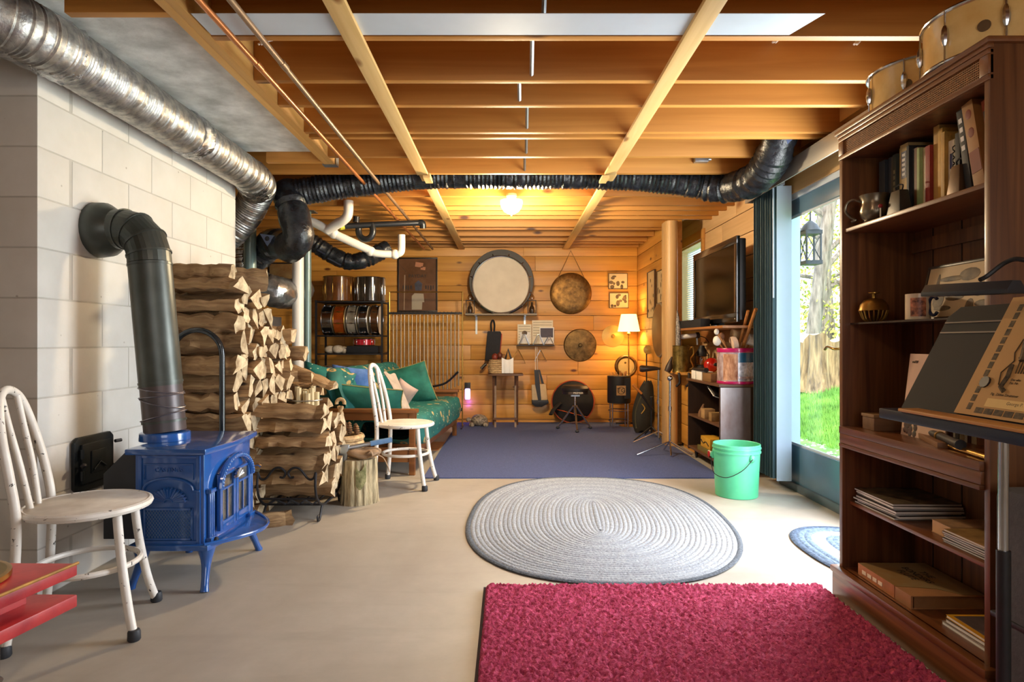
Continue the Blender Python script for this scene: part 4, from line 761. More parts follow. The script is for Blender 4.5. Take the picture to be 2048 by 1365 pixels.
for i, (tk, hh, col, lab_) in enumerate(BK):
    t = thing('book', lab_, 'book', (1.54, y - tk / 2, 1.5), group='books on the top shelf'); dp = .15 + .012 * ((i * 7) % 3); x0 = 1.468 + .006 * ((i * 5) % 3); cm = P('book_cloth_%d' % i, col, .6, 0, .14, 22, .1)
    cv = MB().box(x0, x0 + dp, y - .0025, y, 1.501, 1.5 + hh).box(x0, x0 + dp, y - tk, y - tk + .0025, 1.501, 1.5 + hh).box(x0 - .001, x0 + .002, y - tk, y, 1.501, 1.5 + hh).build('cover', cm, t, bevel=.0008)
    MB().box(x0 + .003, x0 + dp - .006, y - tk + .003, y - .003, 1.504, 1.5 + hh - .004).build('pages', paper, t)
    if i == 5: MB().box(x0 - .0022, x0 - .0012, y - tk + .008, y - .008, 1.65, 1.75).build('spine_label', P('navy_label', '#22264a', .5, 0, .1, 9), t); [MB().box(x0 - .003, x0 - .0022, y - tk + .014, y - .014, 1.66 + .018 * k, 1.67 + .018 * k).build('lettering', white_paper, t) for k in range(5)]
    if i == 3: [MB().box(x0 - .0022, x0 - .0012, y - tk + .006, y - .007, 1.57 + .022 * k, 1.584 + .022 * k).build('lettering', P('dim_gilt', '#7b7358', .5, .4, .1, 9), t) for k in range(6)]
    if i == 16: MB().box(x0 - .0022, x0 - .0012, y - tk + .009, y - .009, 1.62, 1.67).build('spine_label', P('blue_tag', '#2d3766', .5, 0, .1, 9), t); MB().box(x0 - .0024, x0 - .0012, y - tk + .002, y - .004, 1.512, 1.545).build('red_print', P('red_print', '#c0392f', .6, 0, .4, 60, col2='#e8ddcc'), t)
    if i == 17: [MB().tube(ring((x0, y - tk / 2, 1.52 + .02 * k), .009, 10, 'y'), .002, 5, closed=True).build('spiral_coil', black, t) for k in range(9)]
    y -= tk + .0012
def cowbell(label, c, w, d, h, col, rz=0):
    t = thing('cowbell', label, 'cowbell', c, rz, local=True, group='cowbells on the top shelf'); mt = P('cowbell_' + col[1:], col, .4, .5, .15, 12); vs = [(a * w / 2 * k, b * d / 2 * k, z) for z, k in ((0, 1), (h, .62)) for a, b in ((-1, -1), (1, -1), (1, 1), (-1, 1))]
    m = MB(); m._add(vs, [(0, 3, 2, 1), (4, 5, 6, 7), (0, 1, 5, 4), (1, 2, 6, 5), (2, 3, 7, 6), (3, 0, 4, 7)]); m.build('body', mt, t, bevel=.003)
    MB().tube(smooth_path([(0, -w * .0 - d * .2, h), (0, -d * .25, h + .016), (0, 0, h + .022), (0, d * .25, h + .016), (0, d * .2, h)], 4), .0028, 6).build('handle', iron, t); return t
cowbell('charcoal cowbell with wire handle in front of the books', (1.425, 2.285, 1.5), .05, .085, .092, '#3a362f'); cowbell('brown cowbell standing at the near end of the books', (1.43, 1.985, 1.5), .05, .06, .1, '#5d4630')
t = thing('mallet', 'tiny red tipped mallet on the top shelf', 'mallet', (1.39, 2.345, 1.5)); MB().tube([(1.392, 2.345, 1.5), (1.392, 2.345, 1.545)], .0025, 8).build('stick', paper, t); MB().ball((1.392, 2.345, 1.55), .008, 10, 6).build('tip', P('red_tip', '#8f1a1a', .4, 0, .1, 9), t)
for i, (c, s, rx, col, lab_) in enumerate((((1.50, 1.96, 1.64), (.15, .026, .27), -.16, '#26262a', 'black book with white letters leaning near the end'), ((1.50, 1.915, 1.645), (.16, .045, .28), -.2, '#a0713f', 'tan book with rust dots leaning by the side panel'), ((1.52, 1.862, 1.64), (.17, .03, .27), -.2, '#8d3a1c', 'rust red book leaning on the bookcase side'))):
    t = thing('book', lab_, 'book', c, 0, group='leaning books on the top shelf', local=True); t.rotation_euler = (rx, 0, 0); cm = P('lean_cloth_%d' % i, col, .6, 0, .14, 20)
    MB().box(-s[0] / 2, s[0] / 2, -s[1] / 2, -s[1] / 2 + .003, -s[2] / 2, s[2] / 2).box(-s[0] / 2, s[0] / 2, s[1] / 2 - .003, s[1] / 2, -s[2] / 2, s[2] / 2).box(-s[0] / 2 - .001, -s[0] / 2 + .002, -s[1] / 2, s[1] / 2, -s[2] / 2, s[2] / 2).build('cover', cm, t, bevel=.0008); MB().box(-s[0] / 2 + .003, s[0] / 2 - .005, -s[1] / 2 + .003, s[1] / 2 - .003, -s[2] / 2 + .003, s[2] / 2 - .003).build('pages', paper, t)
    if i == 1: [MB().ball((-s[0] / 2 - .001, 0, .10 - .06 * k), (.001, .013, .016), 12, 6).build('rust_dot', P('rust_dot', '#7a2f1a', .6, 0, .1, 9), t) for k in range(2)]; MB().box(-s[0] / 2 - .002, -s[0] / 2 - .001, -.02, .02, -.09, -.02).build('rust_band', P('rust_dot', '#7a2f1a'), t)
    if i == 0: [MB().box(-s[0] / 2 - .002, -s[0] / 2 - .001, -.007, .007, .0 + .03 * k, .016 + .03 * k).build('lettering', white_paper, t) for k in range(4)]
    if i == 2: MB().box(-s[0] / 2 - .002, -s[0] / 2 - .001, -.012, .012, .03, .1).build('spine_label', P('grey_label', '#4c4a42', .6, 0, .1, 9), t)
# --- second shelf: bell, mug, framed photo
bz = 1.1185; t = thing('brass_bell', 'brass desk bell on a fluted cage base', 'bell', (1.44, 2.47, bz)); c = (1.44, 2.47, 0)
MB().lathe([(.054, bz + .046), (.052, bz + .05), (.047, bz + .072), (.034, bz + .088), (.014, bz + .095), (.0, bz + .096)], c, 32).build('dome', brass, t); MB().lathe([(.026, bz), (.03, bz + .003), (.02, bz + .005)], c, 24).build('foot', brass, t)
for i in range(18): a = 2 * PI * i / 18; MB().tube(smooth_path([(c[0] + .026 * math.cos(a), c[1] + .026 * math.sin(a), bz + .003), (c[0] + .04 * math.cos(a), c[1] + .04 * math.sin(a), bz + .018), (c[0] + .05 * math.cos(a), c[1] + .05 * math.sin(a), bz + .046)], 3), .0033, 6).build('cage_rib', brass, t)
MB().lathe([(.007, bz + .094), (.006, bz + .108), (.008, bz + .112), (.02, bz + .114), (.02, bz + .117), (0, bz + .118)], c, 20).build('plunger', brass, t)
mg = thing('mug', 'white coffee mug with a red photo print and blue handle', 'mug', (1.447, 2.215, bz)); c = (1.447, 2.215, 0)
MB().lathe([(0, bz + .002), (.036, bz), (.039, bz + .003), (.039, bz + .092), (.036, bz + .092), (.035, bz + .008), (0, bz + .006)], c, 32, caps=False).build('cup', P('cream_ceramic', '#d8c3a3', .25, 0, .04, 5), mg); MB().tube(ring((c[0] + .018, c[1] - .055, bz + .047), .025, 14, 'x', -PI * .75, PI * .75, .032)[::-1], .0055, 8).build('handle', P('navy_ceramic', '#28304e', .25, 0, .1, 5), mg)
m = MB(); m.surf(lambda a, b: Vector((c[0] + .0396 * math.cos(-2.75 + 1.25 * a), c[1] + .0396 * math.sin(-2.75 + 1.25 * a), bz + .012 + .065 * b)), 10, 2); m.build('photo_print', P('red_photo_print', '#4a1a18', .4, 0, .5, 60, col2='#d98a62'), mg)
pf = thing('framed_photo', 'framed sepia drum kit photo leaning on the second shelf', 'picture', (1.50, 2.11, bz), 0, local=True); pf.rotation_euler = (0, .22, 0); pf.scale = (1, .98, .8)
MB().box(-.006, .008, -.19, .19, 0, .012).box(-.006, .008, -.19, .19, .238, .25).box(-.006, .008, -.19, -.178, .012, .238).box(-.006, .008, .178, .19, .012, .238).build('frame', P('dark_frame', '#2f2520', .4, 0, .1, 9), pf, bevel=.002); ph = MB().box(-.002, .002, -.178, .178, .012, .238).build('mat_board', P('sepia_paper', '#bda27a', .6, 0, .1, 5), pf)
sep = P('sepia_ink', '#33261a', .6, 0, .3, 16, col2='#7a6446'); m = MB()
for (yy, z, a, b) in ((.05, .18, .07, .012), (-.03, .19, .05, .028), (-.09, .12, .035, .03), (.02, .10, .05, .02), (.1, .09, .03, .04), (-.12, .06, .04, .015), (.12, .16, .008, .05), (-.06, .05, .02, .035), (.07, .05, .045, .012)): m.ball((-.0025, yy, z), (.001, a, b), 14, 6)
m.build('printed_drum_kit', sep, ph)
# --- desk shelf
dz = .70; t = thing('wooden_box', 'small worn wooden box on the desk shelf', 'box', (1.43, 2.43, dz)); MB().box(1.40, 1.62, 2.40, 2.48, dz, dz + .05).build('body', W('old_box_wood', '#6d4a2c', '#8d6540', 0, .6, rnd=.02), t, bevel=.003); MB().box(1.397, 1.623, 2.397, 2.483, dz + .05, dz + .062).build('lid', W('old_lid_wood', '#80603c', '#a27d50', 0, .6, rnd=.02), t, bevel=.002)
cols = ['#d9cbb0', '#3a2c26', '#8a6a48', '#e1d6c0', '#5c4838', '#c9b68e', '#2c2422', '#d5c3a0', '#6d4030', '#e6dcc8', '#43352c', '#b49a70', '#ded2b8', '#4d2e24', '#c7b48c', '#8a5a3a']
y = 2.36
for i, col in enumerate(cols): tk = .012 + .005 * (i % 3); MB().box(1.555, 1.65, y - tk, y, dz, dz + .15 + .012 * ((i * 5) % 4)).solo('booklet', P('booklet_' + col[1:], col, .7, 0, .12, 14), 'thin booklet filed upright on the desk shelf', 'booklet', 'booklets on the desk shelf', bevel=.001); y -= tk + .0015
t = thing('wind_instrument', 'black wooden wind instrument with brass joint on the desk shelf', 'instrument', (1.42, 2.02, dz)); MB().tube([(1.50, 2.26, dz + .026), (1.40, 1.97, dz + .026), (1.385, 1.92, dz + .026)], [.012, .0145, .016], 14).build('body', black, t); MB().tube([(1.41, 2.0, dz + .01), (1.375, 1.80, dz + .01)], .0085, 12).build('brass_tube', brass, t); MB().tube([(1.447, 2.105, dz + .026), (1.443, 2.093, dz + .026)], .0165, 14).build('ring_joint', brass, t)
MB().obox((1.455, 2.18, dz + .009), (.03, .36, .018), (0, 0, -.35)).solo('wood_stick', W('stick_wood', '#7a5230', '#9a6c42', 1, .5, rnd=.02), 'square brown wooden stick lying on the desk shelf', 'stick', bevel=.002)
fl = thing('songbook', 'pale songbook with red flowers leaning on the desk shelf', 'booklet', (1.455, 2.215, dz), 0, local=True); fl.rotation_euler = (0, .12, 0)
MB().box(0, .004, -.12, .11, 0, .30).build('cover', P('blush_cover', '#d2ad92', .7, 0, .1, 4), fl); fm = P('printed_flowers', '#8f2f34', .7, 0, .6, 26, col2='#3d4234'); m = MB()
for i in range(26): m.ball((-.0005, .03 + .07 * random.random(), .01 + .09 * random.random() ** 1.3), (.001, .011, .012), 8, 5)
m.build('flower_print', fm, fl); text('vol IV', .014, (-.001, .075, .27), (PI / 2, 0, -PI / 2), ink, fl)
# --- magazine shelf
mz = .394
def magazine(label, c, s, rz, col, group, pages=white_paper, cover=None):
    t = thing('magazine', label, 'magazine', (c[0], c[1], c[2]), rz, group=group, local=True); cm = cover or P('magazine_' + col[1:], col, .5, 0, .3, 20)
    MB().box(-s[0] / 2 + .002, s[0] / 2 - .001, -s[1] / 2 + .001, s[1] / 2 - .001, .001, s[2] - .001).build('pages', pages, t); MB().box(-s[0] / 2, s[0] / 2, -s[1] / 2, s[1] / 2, s[2] - .001, s[2]).box(-s[0] / 2, s[0] / 2, -s[1] / 2, s[1] / 2, 0, .001).build('cover', cm, t); return t
camo = P('mottled_cover', '#2c2520', .5, 0, .5, 22, col2='#7a6648'); zz = mz
for i in range(7): tk = .0075 + .002 * (i % 2); magazine('magazine with mottled brown cover on top of the stack' if i == 6 else 'magazine %s from the bottom of the far stack, fourth shelf' % ORD[i], (1.525 + .006 * math.sin(i * 2), 2.40 + .006 * math.cos(i * 3), zz), (.25, .26, tk), .04 * math.sin(i), '#4a3c2e', 'stacked magazines on the fourth shelf', cover=camo if i == 6 else None); zz += tk
zz = mz
for i in range(6): tk = .007; magazine('tan covered booklet topping the near stack' if i == 5 else 'magazine %s from the bottom of the near stack, fourth shelf' % ORD[i], (1.53, 1.925 + .004 * math.sin(i * 2), zz), (.24, .22, tk), .03 * math.sin(i * 2), '#3b3630' if i < 5 else '#a88450', 'near stack on the fourth shelf'); zz += tk
magazine('thick beige paperback lying beside the near stack', (1.54, 2.09, mz), (.19, .10, .042), -.06, '#a98560', None, pages=P('old_pages', '#cfa47c', .8, 0, .06, 20))
# --- bottom shelf
oz = .124; t = thing('book', 'large old book with torn orange dust jacket on bottom shelf', 'book', (1.51, 2.31, oz), .0, local=True); jk = P('stained_jacket', '#a3763a', .6, 0, .3, 9, col2='#8c7a55')
MB().box(-.115, .125, -.155, .155, .003, .042).build('pages', P('old_brown_pages', '#9a6e44', .8, 0, .08, 30), t); cv = MB().box(-.125, .128, -.16, .16, .042, .046).box(-.125, .128, -.16, .16, 0, .003).box(-.13, -.122, -.16, .16, 0, .046).build('cover', P('tan_cloth', '#a9784c', .6, 0, .12, 14), t, bevel=.0015)
MB().prism([(-.1305, -.075), (.0, -.10), (.05, -.15), (.128, -.158), (.128, .157), (-.1305, .16)], .0462, .0475).build('dust_jacket', jk, t); MB().box(-.132, -.130, -.07, .16, .002, .047).build('jacket_spine', P('rust_jacket', '#b4713f', .6, 0, .25, 14), t)
text('THE\nBONDERS\nFLUTE', .036, (.015, .03, .048), (0, 0, -PI / 2), ink, t, ext=.0003); [MB().box(-.1335, -.132, .0 + .035 * k, .025 + .035 * k, .016, .03).build('spine_lettering', paper, t) for k in range(4)]
magazine('pale magazine under the yellow bordered one', (1.535, 1.935, oz), (.25, .21, .011), 0, '#8a8076', None); magazine('magazine sandwiched under the yellow bordered cover', (1.538, 1.93, oz + .011), (.245, .20, .012), .02, '#5a4a34', None)
g = magazine('yellow bordered magazine on top, bottom shelf', (1.54, 1.935, oz + .023), (.24, .2, .009), -.02, '#c98f24', None, cover=P('yellow_border', '#d39a22', .45, 0, .06, 6)); MB().box(-.105, .105, -.086, .086, .0091, .0098).build('cover_picture', P('dusk_picture', '#2a2420', .4, 0, .3, 3, stretch=(3, 1, 1), col2='#7a6a6c'), g); MB().box(-.02, .095, -.08, .03, .0098, .0103).build('cover_photo', P('dusk_photo', '#2c3350', .4, 0, .3, 9, stretch=(5, 1, 1), col2='#c99a72'), g)
# ================================================================== music stand, clip lamp, sheet
ms = thing('music_stand', 'black music stand with wooden ledge beside the bookcase', 'music stand', (1.14, 1.45, 0)); BLK = P('satin_black', '#211e1c', .8, 0, .08, 9)
lean = math.atan2(.14, .27); D0, D1 = 1.19, 1.70
ms_d = thing('tmp', None, None) if 0 else None
def desk(s, h, off=0.0): return Vector((1.068 + h * math.sin(lean) - off * math.cos(lean), s, .862 + h * math.cos(lean) + off * math.sin(lean)))
def slab(s0, s1, h0, h1, o0, o1, r=0):
    m = MB(); vs = [desk(s, h, o) for o in (o0, o1) for (s, h) in ((s0, h0), (s1, h0), (s1, h1 - r), (s1 - r, h1), (s0, h1))]; m._add(vs, [(4, 3, 2, 1, 0), (5, 6, 7, 8, 9)] + [(i, (i + 1) % 5, 5 + (i + 1) % 5, 5 + i) for i in range(5)]); return m
dk = slab(D0, D1, 0, .305, 0, .003, .03).build('desk', BLK, ms)
for h in (.225, .255): slab(D0, D1 - .004, h, h + .004, .003, .006, 0).build('rib', P('rib_highlight', '#6d6a68', .35, .3, .05, 9), dk)
MB().box(1.01, 1.072, D0, D1 + .01, .835, .862).build('ledge', P('blue_black_lip', '#232a3c', .35, .3, .1, 9), ms, bevel=.004); MB().box(1.005, 1.06, D0, D1 - .08, .862, .871).build('wooden_ledge', W('honey_ledge', '#b87a36', '#d19a54', 1, .4, rnd=.01), ms, bevel=.004)
MB().tube([(1.145, 1.45, .93), (1.145, 1.45, .50)], .0105, 14).build('upper_pole', chrome, ms); MB().tube([(1.145, 1.45, .56), (1.145, 1.45, .03)], .0145, 14).build('lower_pole', black, ms); MB().tube([(1.145, 1.45, .93), (1.10, 1.45, .95)], .014, 10).build('tilt_joint', black, ms)
for a in (.6, 2.7, 4.8): MB().tube([(1.145, 1.45, .06), (1.145 + .12 * math.cos(a), 1.45 + .2 * math.sin(a), .008)], .008, 8).build('foot', black, ms)
ps = thing('song_sheet', 'tan song sheet with patterned border on the music stand', 'sheet music', tuple(desk(1.36, 0, .006))); tanp = P('tan_sheet', '#b98f58', .75, 0, .1, 4)
slab(1.20, 1.50, .009, .318, .0055, .0075).build('page', tanp, ps); inkb = P('brown_ink', '#33281c', .75, 0, .5, 90, col2='#6a5638')
for i in range(13): h = .022 + i * .0215; slab(1.455, 1.468, h, h + .017, .0076, .0082).build('border_square', inkb, ps)
for i in range(9): s = 1.44 - .028 * i; slab(s - .024, s, .016, .03, .0076, .0082).build('border_square', inkb, ps); slab(s - .024, s, .288, .302, .0076, .0082).build('border_square', inkb, ps)
def dtext(s, size, ss, h): o = text(s, size, desk(ss, h, .0083), (0, 0, 0), inkb, ps, ext=.0002); R = Matrix((Vector((0, -1, 0)), Vector((math.sin(lean), 0, math.cos(lean))), Vector((-math.cos(lean), 0, math.sin(lean))))).transposed(); o.rotation_euler = R.to_euler(); return o
m = MB()
def line(pts, r=.0012): m.tube([desk(s, h, .0085) for s, h in pts], r, 5)
line([(1.40, .21), (1.385, .228), (1.365, .232), (1.35, .222)], .006); line([(1.405, .205), (1.41, .17), (1.40, .15), (1.42, .12), (1.41, .09)]); line([(1.39, .20), (1.38, .17), (1.375, .15)], .009); line([(1.40, .14), (1.395, .11), (1.40, .085), (1.385, .075)], .006)
for i in range(7): line([(1.385 - .009 * i, .155), (1.38 - .007 * i, .12)])
line([(1.392 - .0095 * i, .158 + .008 * math.sin(PI * i / 6)) for i in range(7)]); line([(1.392 - .0095 * i, .158 - .008 * math.sin(PI * i / 6)) for i in range(7)]); m.build('drummer_drawing', inkb, ps)
dtext('Der alte\nPat. Nr.', .008, 1.37, .10); dtext('Fig. Zilden Drummer', .009, 1.38, .066); slab(1.22, 1.42, .034, .055, .0076, .0084).build('name_slip', P('cream_slip', '#d9b878', .75, 0, .05, 6), ps); dtext('George P.', .011, 1.34, .047)
cp = thing('clip_lamp', 'black clip-on stand lamp with gooseneck', 'lamp', tuple(at(1945, 590, 1.52))); a, b = at(1858, 583, 1.62), at(2034, 575, 1.40)
d = (b - a).normalized(); s_ = d.cross(Vector((0, 0, 1))).normalized(); m = MB(); sec = [(-.026, -.014), (.026, -.014), (.026, -.004), (.012, .016), (-.012, .016), (-.026, -.004)]
vs = [q + s_ * p + Vector((0, 0, 1)) * z for q in (a, b) for (p, z) in sec]; m._add(vs, [tuple(range(5, -1, -1)), tuple(range(6, 12))] + [(i, (i + 1) % 6, 6 + (i + 1) % 6, 6 + i) for i in range(6)]); m.build('head', P('slate_black', '#2a2c32', .4, .2, .08, 9), cp, bevel=.002)
MB().tube(smooth_path([at(1960, 560, 1.5), at(1975, 552, 1.5), at(2010, 526, 1.48), at(2040, 519, 1.45), at(2075, 540, 1.42), at(2100, 640, 1.40), at(2105, 700, 1.38)], 6), .0055, 8).build('gooseneck', black, cp)
am = thing('gear_case', 'dark grey padded gear case behind the music stand', 'case', (1.5, 1.58, 0)); MB().box(1.312, 1.68, 1.43, 1.70, .005, .655).build('body', P('grey_fabric', '#4d4e55', .9, 0, .12, 60, .3), am, bevel=.03); MB().box(1.308, 1.684, 1.426, 1.704, .30, .315).build('zip', black, am, bevel=.004); MB().tube(smooth_path([(1.45, 1.56, .655), (1.45, 1.56, .685), (1.54, 1.56, .685), (1.54, 1.56, .655)], 4), .009, 8).build('handle', black, am)
# ================================================================== futon
def print_fabric():
    m, nt, bs = nodes_of('green_star_print'); v = coords(nt, (1, 1, 1)); n = noise(nt, v, 7, 4, .6)
    c = ramp(nt, n, [(0.3, S('#0d4f4d')), (0.7, S('#177069'))])
    def spots(scale, r0, r1, rr=1.0):
        vo = nt.nodes.new('ShaderNodeTexVoronoi'); vo.inputs['Scale'].default_value = scale; vo.inputs['Randomness'].default_value = rr; L(nt, v, vo.inputs['Vector']); return ramp(nt, vo.outputs['Distance'], [(r0, (1, 1, 1, 1)), (r1, (0, 0, 0, 1))])
    c = mixc(nt, spots(8, .24, .28), c, S('#b0935a')); c = mixc(nt, spots(8.0, .12, .15), c, S('#13615c')); c = mixc(nt, spots(21, .12, .16), c, S('#b9c4a4'))
    L(nt, c, bs.inputs['Base Color']); bs.inputs['Roughness'].default_value = .75; bump(nt, bs, n, .3, .01); return m
gf = print_fabric(); gplain = P('plain_green_cotton', '#115a4c', .75, 0, .25, 6, .5, col2='#237565'); fw = W('futon_oak', '#6f3f1c', '#94602f', 0, .4, fine=20, rnd=.03); fwy = W('futon_oak_y', '#7a4620', '#9c6633', 1, .4, fine=20, rnd=.03)
fz = thing('futon_sofa', 'wooden futon with green moon and star mattress', 'sofa', (-.715, 4.90, 0), math.radians(-4.5), local=True); FL = 2.02
for y in (0.0, FL):
    a = MB().box(-.74, .01, y - .04, y + .05, .485, .515).build('armrest', fw, fz, bevel=.006); MB().box(-.72, 0, y - .012, y + .012, .425, .485).build('arm_rail', fw, a); MB().box(-.70, -.03, y - .012, y + .012, .10, .215).build('side_board', fw, fz, bevel=.003)
    for x in (-.055, -.70): MB().box(x, x + .045, y - .02, y + .02, 0, .485).build('leg', fw, fz, bevel=.003)
MB().box(-.05, -.02, .02, FL - .02, .14, .21).build('front_rail', fwy, fz, bevel=.003); MB().box(-.70, -.67, .02, FL - .02, .14, .22).build('back_rail', fwy, fz, bevel=.003)
for k in range(9): MB().box(-.68, -.03, .12 + .215 * k, .18 + .215 * k, .205, .222).build('slat', fw, fz)
def roll(prof, y0, y1, name, n=26):
    m = MB(); k = len(prof); cx = sum(p[0] for p in prof) / k; cz = sum(p[1] for p in prof) / k
    def fn(a, b):
        i = int(round(a * k)) % k; e = min(b, 1 - b); s = min(1, (e / .06)) ** .5 if e < .06 else 1; s = .55 + .45 * s
        wv = 1 + .012 * math.sin(23 * b) + .012 * math.sin(11 * b + i); return Vector((cx + (prof[i][0] - cx) * s * wv, y0 + (y1 - y0) * b, cz + (prof[i][1] - cz) * s * wv))
    m.surf(lambda a, b: fn(a, b), k, n, cu=True); return m.build(name, gf, fz, ang=60)
def closed(pts, n=5): q = smooth_path(pts + [pts[0], pts[1]], n); return [(p.x, p.y) for p in [Vector((v.x, v.y, 0)) for v in q]][: n * len(pts)]
roll(closed([(-.62, .235, 0), (-.3, .225, 0), (.0, .215, 0), (.055, .28, 0), (.05, .40, 0), (-.02, .455, 0), (-.3, .445, 0), (-.6, .45, 0)]), .03, FL - .02, 'seat_mattress', 30)
roll(closed([(-.60, .44, 0), (-.50, .46, 0), (-.56, .62, 0), (-.63, .78, 0), (-.71, .825, 0), (-.78, .78, 0), (-.72, .58, 0), (-.66, .42, 0)]), .0, FL - .02, 'back_mattress', 30)
def pillow(name, label, c, rot, w_, h_, t_, mat, piping=None, group=None):
    t = thing(name, label, 'cushion', c, 0, group=group, local=True); t.rotation_euler = rot; m = MB()
    def f(sg): return lambda a, b: Vector((w_ / 2 * (2 * a - 1) * (1 - .06 * math.sin(PI * b)), sg * t_ / 2 * (max(0, (1 - abs(2 * a - 1) ** 2.6) * (1 - abs(2 * b - 1) ** 2.6))) ** .55 * (1 + .06 * math.sin(9 * a + 5 * b)), h_ / 2 * (2 * b - 1) * (1 - .06 * math.sin(PI * a))))
    m.surf(f(1), 17, 17); m.surf(f(-1), 17, 17); m.build('cover', mat, t, ang=70)
    if piping: e = [f(1)(i / 16, 0) for i in range(17)] + [f(1)(1, i / 16) for i in range(1, 17)] + [f(1)(1 - i / 16, 1) for i in range(1, 17)] + [f(1)(0, 1 - i / 16) for i in range(1, 16)]; MB().tube(e, .005, 6, closed=True).build('piping', piping, t)
    return t
pip = P('gold_piping', '#8a8350', .7, 0, .1, 20)
pillow('throw_pillow', 'plump green printed bolster at the near futon end', tuple(at(653, 775, 5.12)), (.15, .25, .1), .42, .34, .26, gf, group='futon cushions'); pillow('throw_pillow', 'small blue satin pillow on the futon', tuple(at(703, 766, 5.35)), (.2, .12, -.15), .36, .28, .14, P('blue_satin', '#3f66ad', .35, 0, .2, 8, .3, col2='#6c90d0'), group='futon cushions')
pillow('throw_pillow', 'wide plain green pillow lying along the near armrest', tuple(at(735, 800, 5.06)), (.55, .10, .0), .58, .26, .15, gplain, pip, 'futon cushions'); pillow('throw_pillow', 'square plain green pillow at the far futon end', tuple(at(820, 772, 6.3)), (.25, -.25, -.2), .46, .42, .16, gplain, pip, 'futon cushions')
bt = thing('throw_blanket', 'folded grey beige blanket draped over the futon seat', 'blanket', tuple(at(800, 800, 5.3))); A_, B_, C_, D_ = at(768, 752, 5.35), at(792, 756, 5.5), at(824, 832, 5.28), at(806, 826, 5.15)
m = MB()
for k in (0, .012): m.surf(lambda a, b: A_.lerp(B_, a).lerp(D_.lerp(C_, a), b) + Vector((0, -.01 - k, .02 + k + .015 * math.sin(PI * b) + .008 * math.sin(9 * a + 4 * b))), 12, 16)
m.build('cloth', P('grey_blanket', '#9d9186', .9, 0, .15, 14, .5), bt, ang=80); c = at(805, 790, 5.75); pillow('throw_pillow', 'pale pink cushion corner behind the blanket', tuple(c), (.3, .6, 0), .2, .26, .08, P('pink_cotton', '#b89c90', .8, 0, .1, 9), group='futon cushions')
for i in range(4): MB().box(-1.6, -.665 + .006 * i, 6.0 + .125 * i, 6.122 + .125 * i, .001, .008).solo('floor_plank', W('laminate', '#a5683a', '#b98050', 0, .4, rnd=.08), 'loose orange floor plank under the futon, %s from the viewer' % ORD[i], 'floor plank', 'loose floor planks under the futon', bevel=.001)
# ================================================================== drum rack at the back wall
rk = thing('drum_rack', 'black metal shelf rack full of drums', 'shelf rack', (-1.91, 7.75, 0)); RX0, RX1, RY0, RY1 = -2.30, -1.51, 7.52, 7.92
for x in (RX0, RX1 - .0):
    for y in (RY0, RY1): MB().box(x - .011, x + .011, y - .011, y + .011, 0, 1.54).build('post', iron, rk)
for z in (1.515, 1.105, .885, .60, .2): s = MB().box(RX0, RX1, RY0, RY1, z, z + .016).build('shelf', iron, rk, bevel=.002)
def lac(n, c, c2=None): return P(n, c, .18, 0, .2, 5, coat=.6, col2=c2)
drum('tom_drum', 'brown lacquered tom with rods, left on top of the rack', (-2.085, 7.73, 1.537), .18, .30, lac('brown_lacquer', '#4a2a14', '#7a4a22'), lugs=10, hoop=brass, group='drums on the rack', lugr=.006, hr=.005)
drum('tom_drum', 'black chrome tom with badge, right on top of the rack', (-1.70, 7.73, 1.537), .175, .29, lac('black_lacquer', '#17130f', '#40352a'), lugs=10, group='drums on the rack', lugr=.006, hr=.005)
for i, (x, h_, mt, hp_, lab_) in enumerate(((-2.25, .12, chrome, chrome, 'chrome snare on its side, left end of the rack'), (-2.105, .13, lac('amber_lacquer', '#7a3410', '#a34e18'), brass, 'amber lacquered snare on its side in the rack'), (-1.945, .11, lac('clear_shell', '#5f5648', '#a29a8c'), chrome, 'smoky snare on its side, middle of the rack'), (-1.805, .10, chrome, chrome, 'bright chrome snare on its side in the rack'), (-1.66, .09, lac('dark_wood_shell', '#3a2413', '#5a3a20'), chrome, 'dark snare on its side, right end of the rack'))):
    drum('snare_drum', lab_, (x, 7.72, 1.121 + .186), .175, h_, mt, 'x', 8, hp_, 'drums on the rack', False, lugr=.008, hr=.0055)
drum('snare_drum', 'small red sparkle snare on the middle rack shelf', (-1.76, 7.68, 1.0), .12, .075, P('red_sparkle', '#b01424', .25, .2, .2, 40, coat=.5), lugs=8, hoop=chrome, badge=False, group='drums on the rack', lugr=.005, hr=.005)
MB().box(-1.95, -1.56, 7.56, 7.86, .9015, .992).solo('gear_pouch', P('black_canvas', '#17181d', .9, 0, .2, 20), 'flat black bag under the red snare', 'bag', bevel=.02); drum('snare_drum', 'white snare on the lowest visible rack shelf', (-2.07, 7.70, .622), .19, .12, P('white_pearl', '#c9cdd0', .3, 0, .08, 9), lugs=8, badge=False, group='drums on the rack', lugr=.008)
for i, (x, y, r) in enumerate(((-2.16, 7.62, .055), (-2.06, 7.60, .06), (-2.02, 7.70, .05), (-2.11, 7.70, .055), (-1.985, 7.61, .04))): MB().ball((x, y, .901 + r * .85), (r * 1.3, r, r * .85), 12, 8).solo('shaker', P('shell_shaker', '#b9a88e', .6, 0, .35, 14, .3, col2='#e2d8c6'), 'pale shell rattle in the heap on the middle shelf', 'rattle', 'shell rattles on the rack')
